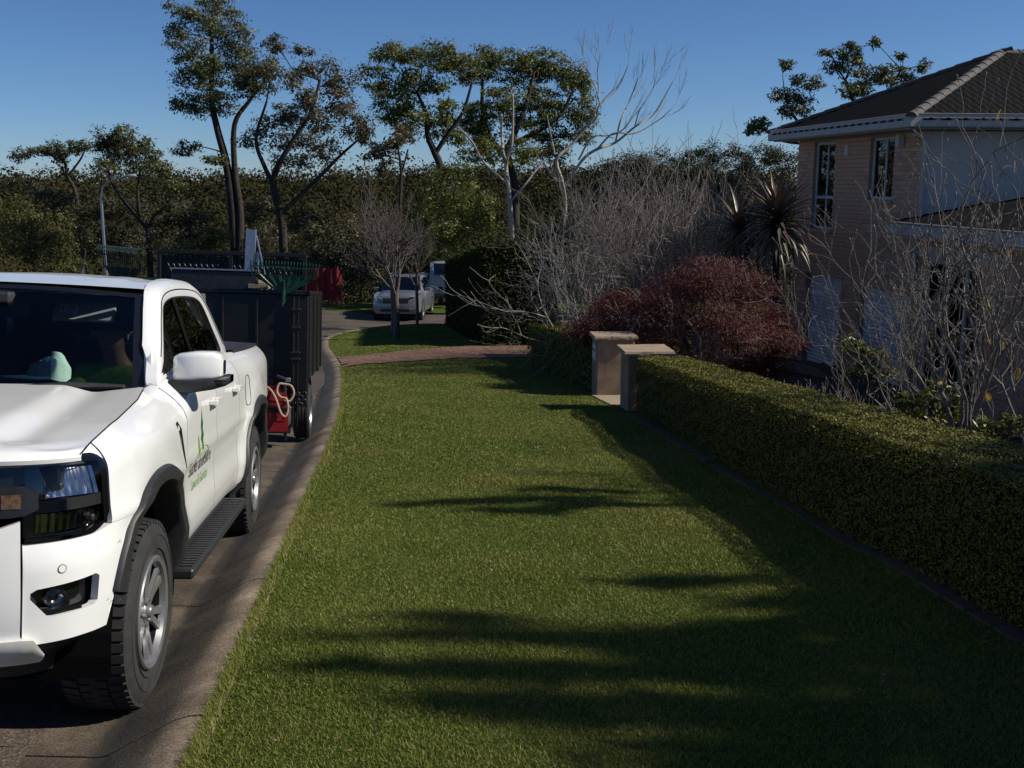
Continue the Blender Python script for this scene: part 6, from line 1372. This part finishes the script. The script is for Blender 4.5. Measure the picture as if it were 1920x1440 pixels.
# low tangle under the maple and along the bed
for k, (u, v, Y) in enumerate(((1480,690,15.5),(1540,705,14.2),(1570,735,12.5),(1640,745,11.6))):
    p = P(u, v, Y); bare('twiggy_groundcover', ['brown twiggy plant right beside the maple','brown twiggy plant between maple and garage doors','brown twiggy plant close behind the hedge near the leaf litter','brown twiggy plant at the foot of the slender magnolia'][k], (p[0], Y, float(bed_z(np.array(p[0]), np.array(Y)))), 7, 3, .34, .010, side, M['twig_red'], 'twiggy plants in the bed', 'plant', 70+k, 1.0, sides=3)
n = 2600; u = rng.uniform(0, 1, n); yy = 9.5+rng.random(n)*7; xx = hx(yy)+.75+rng.random(n)*1.6; c = np.column_stack([xx, yy, bed_z(xx, yy)+.03+rng.random(n)*.04]); M['litter'] = leafmat('leaf_litter', [(0, (.10,.045,.02)), (.5, (.19,.085,.03)), (1, (.26,.14,.06))], rough=.8, trans=.1)
tag(leaf_mesh('leaf_litter', leaf_arrays(c, unit(rng.normal(size=(n,3))*np.array([1,1,.3])), rng.uniform(.04,.08,n), rng.uniform(.02,.04,n)), M['litter'], None), 'orange brown fallen leaves scattered on the bed behind the hedge', 'leaf litter', kind='stuff')
# pale blue pot glimpsed through the maple
p = P(1322, 640, 20.2); gz = float(bed_z(np.array(p[0]), np.array(20.2))); mb = MB(); mb.lathe([(0,0),(.16,0),(.22,.30),(.25,.52),(.27,.54),(.27,.57),(.23,.57),(.20,.40),(0,.38)], (0,0,0), (0,0,1), 24)
M['bluepot'] = surf('pale_glaze', (.40,.52,.58), (.34,.46,.52), scale=6, rough=.3); o = mb.build('garden_pot', M['bluepot'], None, True); o.location = (p[0], 20.2, p[2]-.45); tag(o, 'pale blue pot glimpsed through the red maple', 'pot')
# ------------------------------------------------------------------ gum trees beyond the street
gum('gum_tree', 'tallest gum tree with twin dark trunks behind the trailer', 56, [[(441,480,9),(433,367,8),(423,300,7),(407,240,6),(397,183,5),(397,77,3.5),(390,43,2)], [(448,480,8),(450,400,7),(440,317,5.5),(440,233,4.5),(467,190,3.5),(497,150,2)]],
    [(345,20,34,20),(410,12,40,20),(330,58,25,13),(395,45,52,24),(440,75,44,28),(352,95,40,26),(440,112,48,28),(482,122,38,24),(360,142,44,26),(432,160,58,28),(350,190,34,22),(402,196,44,24),(352,277,25,13),(405,300,26,12),(470,150,36,24),(378,120,40,26)], 'gum', lsize=.20, dens=.72, group='gum trees beyond the street', seed=2)
gum('gum_tree', 'wide bronze-leaved gum tree right of the tallest one', 52, [[(532,480,8),(527,410,7.5),(513,350,6.5),(520,315,5.5),(545,270,4.5),(580,215,3),(600,150,2)], [(515,350,5),(495,310,4),(480,260,3),(500,190,2)], [(527,400,5),(560,370,4.5),(600,330,4),(640,290,3),(672,262,2)]],
    [(513,80,28,17),(563,122,38,36),(633,142,44,32),(570,176,40,28),(630,192,40,32),(520,215,50,28),(563,255,60,33),(640,236,54,33),(487,262,38,24),(675,256,28,28),(513,143,38,24),(548,300,40,16),(600,285,40,18),(600,210,36,26)], 'gum_brown', lsize=.20, dens=.55, group='gum trees beyond the street', seed=3)
gum('gum_tree', 'umbrella-crowned gum tree, the left of the two round crowns', 60, [[(828,400,8),(825,315,7),(815,286,6),(802,254,5),(799,215,4),(783,175,2.5)], [(815,290,5),(840,250,4),(868,210,3.4),(885,155,2)]],
    [(734,103,40,21),(789,102,50,23),(841,102,45,26),(708,144,34,28),(757,157,40,28),(741,199,48,33),(767,222,44,28),(815,162,28,26),(834,205,28,20),(822,236,34,24),(856,254,22,18),(862,126,40,28)], 'gum_green', lsize=.22, dens=.80, group='gum trees beyond the street', seed=4)
gum('gum_tree', 'umbrella-crowned gum tree, the right and larger of the two round crowns', 64, [[(965,400,9),(960,330,8),(950,290,7),(965,250,6),(985,200,4),(1000,140,2.5)], [(955,300,6),(920,260,5),(905,210,4),(905,150,2.5)], [(965,270,6),(1010,245,5),(1050,215,4),(1075,170,2.5)]],
    [(918,103,42,21),(905,126,48,26),(970,115,35,19),(1015,113,45,24),(983,141,44,20),(1031,138,45,26),(1077,145,35,28),(1082,170,28,28),(938,184,40,24),(1012,184,54,24),(912,206,44,28),(886,232,30,28),(967,216,40,26),(1048,213,40,28),(1092,206,27,38),(1082,248,34,24),(912,284,48,28),(967,284,48,24),(1015,242,40,28),(912,250,30,24),(1040,280,40,22)], 'gum_green', lsize=.22, dens=.78, group='gum trees beyond the street', seed=5)
gum('gum_tree', 'small flat-topped gum at the far left, leaning over the bush', 66, [[(150,420,4),(127,331,3),(118,300,2.2),(90,290,1.5)], [(127,331,2.2),(150,300,1.8),(160,280,1.2)]], [(35,290,22,11),(71,281,25,13),(92,285,15,8),(123,272,25,20),(118,294,15,11),(151,275,22,15)], 'gum', lsize=.21, dens=.7, group='gum trees beyond the street', seed=6, depth=.3)
gum('gum_tree', 'spreading gum tree behind the street lamp', 62, [[(281,490,6),(279,435,5.5),(262,410,5),(236,380,4.5),(212,345,3.5),(203,320,2.5)], [(280,430,4),(290,405,3.5),(312,385,2.5),(325,360,1.8)], [(262,410,3),(258,360,2.5),(262,320,2)]], [(208,256,28,23),(227,250,25,15),(189,272,20,14),(245,266,18,14),(267,275,25,17),(295,297,18,13),(212,288,30,17),(243,288,30,20),(200,310,30,14),(271,312,34,14),(297,314,25,15),(320,350,22,14)], 'gum', lsize=.22, dens=.7, group='gum trees beyond the street', seed=7)
gum('gum_tree', 'open gum tree showing above the house roof', 42, [[(1640,330,6),(1625,240,4.5),(1600,190,3.5),(1585,150,2.5)], [(1625,240,3.5),(1660,180,2.5),(1690,130,1.5)], [(1640,320,5),(1540,270,3.5),(1490,220,2.5),(1470,170,1.5)], [(1540,270,3),(1470,265,2.2),(1430,240,1.5)]],
    [(1476,121,14,11),(1497,150,18,11),(1526,156,22,13),(1462,177,25,13),(1497,182,28,18),(1502,206,25,13),(1430,232,25,20),(1412,242,15,15),(1476,206,20,13),(1549,98,14,6),(1596,86,12,8),(1642,80,12,9),(1575,104,18,13),(1607,101,14,13),(1561,124,20,11),(1602,127,29,20),(1631,142,22,20),(1660,130,20,15),(1692,104,12,8),(1692,133,20,13),(1730,124,16,13),(1596,156,34,18),(1660,153,28,15),(1707,150,25,14),(1607,177,30,15)], 'gum', lsize=.15, dens=.60, group='gum trees beyond the street', seed=8, depth=.5)
# slender sapling gum left of the umbrella crowns
gum('gum_tree', 'slender young gum left of the umbrella crowns', 50, [[(748,470,3.5),(750,380,3),(752,320,2.5),(745,270,1.5)], [(752,330,2),(765,280,1.5)]], [(718,275,28,22),(745,262,28,20),(765,250,24,18),(720,315,26,20),(700,290,20,16)], 'gum_brown', lsize=.22, dens=.55, group='gum trees beyond the street', seed=9)
# dead pale tree
def dead():
    Y = 46; r = np.random.default_rng(17); b = P(955, 400, Y); gz = float(terrain(np.array(b[0]), np.array(float(Y)))); root = empty('dead_tree', (b[0], Y, gz)); tag(root, 'leafless pale dead tree with upswept branches against the sky', 'tree'); off = np.array([b[0], Y, gz]); mpp = MPP(Y); out = []; tips = []
    limbs = [[(962,470,8),(954,357,7),(949,318,6),(952,292,5),(960,267,4),(962,189,2.6),(957,173,1.6)], [(951,345,4),(905,302,3.4),(886,267,3),(860,239,1.6)], [(949,300,5),(944,289,4.6),(941,254,4.2),(940,218,3.6)], [(1052,500,7),(1056,430,6.5),(1060,385,6),(1054,341,5.5),(1044,309,5),(1048,292,4.5),(1073,270,4.2),(1115,218,3.4),(1125,196,2.6),(1157,167,2),(1177,125,1.2)],
             [(1058,350,4.5),(1093,299,4.4),(1119,280,4.2),(1154,267,3.6),(1190,238,2.8),(1225,215,2),(1261,154,1)], [(1060,330,4),(1040,335,3),(1018,300,3),(1020,285,3)], [(1115,218,2.4),(1122,170,1.8),(1120,130,1.2),(1128,100,.8)], [(1154,267,3),(1164,225,2.4),(1180,190,1.8),(1195,150,1.2)], [(1119,280,3),(1150,250,2.4),(1190,250,2),(1235,225,1.4),(1258,205,.9)], [(1085,300,3),(1110,258,2.6),(1150,252,2.2),(1175,235,1.6),(1205,180,1)], [(1020,300,3.4),(985,345,3.2),(960,375,3)], [(1040,290,3),(1030,240,2.4),(1025,215,1.4)], [(1125,196,2),(1115,160,1.4),(1095,120,.9)], [(1190,238,2.2),(1200,205,1.6),(1222,170,1.1),(1232,140,.7)]]
    for L in limbs:
        q = np.array([P(u, v, Y+r.uniform(-.5,.5)) for u, v, _ in L]); p = catmull(q, 5); rr = np.interp(np.linspace(0, len(q)-1, len(p)), np.arange(len(q)), np.array([w*.62*mpp for *_, w in L])); out.append((p-off, rr))
    par = dict(seg=3, wob=.12, up=.10, tap=.6, n=[0,2,3], ang=(.2,.5), len=(.6,.9), rmin=.008); par['from'] = .3
    tw = []
    for k in (3,4,6,7,8,9,12,13):
        p, rr = out[k]
        for f in (.6,.8,1.0):
            i = int(f*(len(p)-1)); d = unit(p[i]-p[i-1]); grow(p[i], unit(d+r.normal(size=3)*.25), .75, rr[i]*.55, 2, tw, r, par)
    tube_mesh('trunk', out, M['palebark'], root, 7); tag(tube_mesh('twigs', tw, M['twig'], root, 3), kind='stuff')
dead()
# bushes and small trees on the near edge of the gully
BG = 'bushes on the edge of the gully'
items = [('yellow-green wattle bush at the far left edge', 58, [(20,400,45,36),(70,420,50,36),(115,440,40,34),(40,460,55,40),(100,480,50,36)], 'yellowbush', 1), ('grey-green scrub left of the street lamp', 64, [(95,380,40,32),(140,400,40,34),(60,350,40,26),(155,440,36,30)], 'bushleaf', 2),
 ('dense dark scrub under the spreading gum', 66, [(215,390,40,34),(255,400,36,32),(190,440,45,36),(240,460,45,34)], 'bushleaf', 3), ('scrub bush between lamp and tall gum', 60, [(330,400,40,34),(365,420,42,36),(320,450,45,36),(390,460,40,30)], 'bushleaf', 4), ('light green bush left of the tallest gum trunk', 52, [(375,455,45,22),(400,440,35,20),(345,465,40,18)], 'yellowbush', 5),
 ('brownish scrub between the two tall trunks', 58, [(485,420,36,34),(500,450,40,34),(470,460,36,28),(490,380,34,28)], 'gum_brown', 6), ('olive bush right of the bronze gum trunk', 50, [(575,430,38,34),(610,450,40,36),(580,480,42,34),(640,480,38,36)], 'bushleaf', 7), ('scrub behind the red banner', 49, [(610,500,42,34),(650,520,40,36),(680,490,36,36),(630,540,40,28)], 'bushleaf', 8),
 ('brown scrub left of the silver car', 50.5, [(660,440,34,36),(690,460,32,34),(645,560,38,20),(700,540,30,34)], 'gum_brown', 9), ('dense bright green tree below the umbrella gums', 47, [(850,350,45,32),(880,380,45,36),(830,390,40,36),(870,430,45,40),(820,440,40,40),(900,420,36,36),(850,320,34,16)], 'gum_green', 10), ('dark shady tree behind the silver car', 52, [(770,440,45,44),(800,400,40,40),(810,480,45,45),(760,500,40,40),(840,500,40,40),(720,420,32,36)], 'darkleaf', 11),
 ('dark tree right of the dead tree', 66, [(1170,320,45,36),(1210,310,40,34),(1140,350,45,36),(1240,340,45,38)], 'bushleaf', 12), ('broad dark tree left of the house, middle of the row', 70, [(1290,310,45,30),(1330,300,40,28),(1260,350,45,40),(1340,350,50,40)], 'darkleaf', 13), ('broad dark tree touching the house corner', 68, [(1390,300,40,28),(1430,295,40,26),(1470,310,40,30),(1400,350,50,40),(1460,360,50,40)], 'bushleaf', 14), ('dark evergreen behind the cordylines', 31, [(1370,470,45,40),(1420,490,40,40),(1440,430,36,40),(1330,450,40,36),(1400,420,40,34)], 'darkleaf', 15), ('dark evergreen behind the bare shrubs', 34, [(1120,440,50,44),(1180,460,55,44),(1240,440,50,44),(1080,480,40,40),(1290,470,46,44),(1150,520,50,44),(1230,520,50,44)], 'darkleaf', 16), ('dark evergreen behind the end of the tall hedge', 32.6, [(985,455,40,34),(1030,440,45,36),(1075,440,45,40),(1010,500,45,40),(1060,510,45,45)], 'darkleaf', 18), ('green shrub by the white garden fence', 27.5, [(1452,545,22,26),(1470,580,18,26),(1440,590,18,20)], 'bushleaf', 17)]
for (lab, Y, cl, lf, sd) in items:
    bush('gully_bush' if Y > 40 else 'garden_evergreen', lab, Y, cl, lf, (.18 if Y > 40 else .11), .62, BG if Y > 40 else 'evergreens beside the house', 'bush' if Y > 40 else 'tree', 100+sd, depth=.9)
# ------------------------------------------------------------------ wooded valley and far ridge
def forest():
    r = np.random.default_rng(5); C = []; D = []; S = []; NN = []; TT = []
    n = 2700; rr = 75 + (r.random(n)**.75)*640; an = r.uniform(-.56, .56, n); x = rr*np.sin(an); y = rr*np.cos(an); z = terrain(x, y)
    ok = ~((x < 24) & (y < 72)); x, y, z, rr = x[ok], y[ok], z[ok], rr[ok]
    for k in range(len(x)):
        R0 = r.uniform(2.6,6.8)*(1+rr[k]/1200); H = R0*r.uniform(.75,1.1); m = int(np.clip(52000/rr[k], 110, 460)); c = np.array([x[k], y[k], z[k]+H*.9+r.uniform(0,2.5)]); nl = 5; lob = c + r.normal(size=(nl,3))*np.array([R0*.45,R0*.45,H*.35]); w = r.integers(0, nl, m)
        d = unit(r.normal(size=(m,3)) + np.array([0,-.25,.3])); p = lob[w] + d*np.array([R0*.6,R0*.6,H*.5]); C.append(p); NN.append(d + r.normal(size=(m,3))*.22); D.append(unit(r.normal(size=(m,3)))); TT.append(np.full(m*3, r.random())); S.append(np.full(m, np.clip(rr[k]*.0038, .45, 2.1))*r.uniform(.6,1.4,m))
    C = np.concatenate(C); D = np.concatenate(D); S = np.concatenate(S); v = leaf_arrays(C, D, S, S*.8, r, np.concatenate(NN))
    v = v[:,1:4]; fo = np_mesh('forest', v.reshape(-1,3), np.arange(len(v)*3).reshape(-1,3), M['forest']); fo.data.attributes.new('tint', 'FLOAT', 'POINT').data.foreach_set('value', np.concatenate(TT).astype(np.float32))
    fm = M['forest'].node_tree; at = fm.nodes.new('ShaderNodeAttribute'); at.attribute_name = 'tint'; r2 = ramp(fm.nodes, [(0, (.55,.62,.5)), (.35, (1,1,.9)), (.65, (1.3,1.15,.95)), (1, (.9,.7,.6))]); fm.links.new(at.outputs['Fac'], r2.inputs[0]); src = [q for q in fm.nodes if q.type == 'VALTORGB' and q != r2][0]; mx = fm.nodes.new('ShaderNodeMix'); mx.data_type = 'RGBA'; mx.blend_type = 'MULTIPLY'; mx.inputs[0].default_value = 1; fm.links.new(src.outputs[0], mx.inputs[6]); fm.links.new(r2.outputs[0], mx.inputs[7]); fm.links.new(mx.outputs[2], fm.nodes['Principled BSDF'].inputs['Base Color'])
    tag(fo, 'dense eucalypt forest covering the valley and far ridge', 'forest', kind='stuff')
forest()
# ------------------------------------------------------------------ garden trees standing right of the picture; their shade falls on the lawn
def shade_tree(label, x, y, cl, seed, leaf='darkleaf'):
    r = np.random.default_rng(seed); gz = float(bed_z(np.array(float(x)), np.array(float(y)))); root = empty('garden_tree', (x, y, gz)); tag(root, label, 'tree', 'garden trees beside the camera'); polys = [limb((0,0,-.1), (0,0,5.4), .20, .14, r=r)]; LV = []
    for (cx, cy, cz, rx, ry, rz) in cl:
        c = np.array([cx-x, cy-y, cz-gz]); polys.append(limb((0,0,5.3), c, .05, .010, r=r)); n = int(1500*rx*max(ry, rz*.8))+80; sb = blob(c, (rx,ry*1.3,rz*.5), 7, .2, r); q = sb[r.integers(0, 7, n)] + r.normal(size=(n,3))*np.array([rx*.26, max(ry*.35,.02), .07]); LV.append(leaf_arrays(q, unit(r.normal(size=(n,3))), r.uniform(.09,.18,n), r.uniform(.04,.08,n), r))
    tube_mesh('trunk', polys, M['bark'], root, 6); leaf_mesh('crown', np.concatenate(LV), M[leaf], root)
def cast(tx, ty, h, rx, ry, rz=.35):
    h = h*2.1; rx = rx*1.05      # unseen crown clump, placed so that its shade reaches the lawn at (tx, ty)
    g = float(zp(ty)); k = h/math.tan(SUN_EL); return (tx + k*math.cos(SUN_BACK), ty - k*math.sin(SUN_BACK), g + h, rx, ry, rz)
A_ = [cast(*q) for q in ((1.2,3.2,3.8,.55,.4),(1.9,3.3,3.4,.55,.4),(.6,3.2,4.2,.45,.3),(1.5,3.9,4.0,.6,.35),(2.1,4.0,3.5,.5,.4),(.9,4.1,4.4,.45,.16),(.1,4.12,4.6,.50,.10),(-.45,4.10,4.9,.30,.06),(.2,3.80,4.4,.50,.09),(-.25,4.52,4.9,.40,.07),(.5,4.55,4.4,.45,.10),(1.2,4.6,4.0,.5,.2),(1.9,4.7,3.6,.55,.3),(-.25,4.80,4.7,.18,.05),(1.0,2.7,4.0,.6,.4),(1.9,2.7,3.5,.6,.4),(.2,2.9,4.5,.4,.12),(2.4,3.6,3.2,.5,.5),(.6,3.55,4.1,.5,.14),(.95,3.55,4.0,.45,.28),(1.35,4.3,3.9,.5,.26),(1.8,4.35,3.7,.5,.26),(.75,4.35,4.2,.4,.16),(2.2,4.5,3.4,.45,.3),(1.45,3.5,3.8,.5,.3),(2.0,3.65,3.5,.5,.3),(.45,2.6,4.3,.4,.2),(1.6,4.85,3.8,.4,.16))]
B_ = [cast(*q) for q in ((2.5,4.7,3.4,.5,.4),(2.2,5.3,3.6,.5,.3),(1.5,5.1,4.0,.5,.12),(1.0,5.45,4.2,.35,.06),(2.9,5.4,3.2,.5,.4),(2.6,6.0,3.4,.45,.25),(1.9,5.8,3.8,.3,.08))]
C_ = [cast(*q) for q in ((.75,7.5,3.9,.4,.10),(.1,7.7,4.2,.45,.06),(-.5,7.6,4.4,.35,.04),(.5,8.05,4.0,.4,.06),(-.1,7.3,4.2,.3,.04))]
shade_tree('leafy garden tree just right of the camera', 11.6, 3.0, A_, 1)
shade_tree('leafy garden tree right of the near hedge end', 11.8, 4.9, B_, 2)
shade_tree('leafy garden tree right of the picture beside the magnolias', 11.2, 7.0, C_, 3)
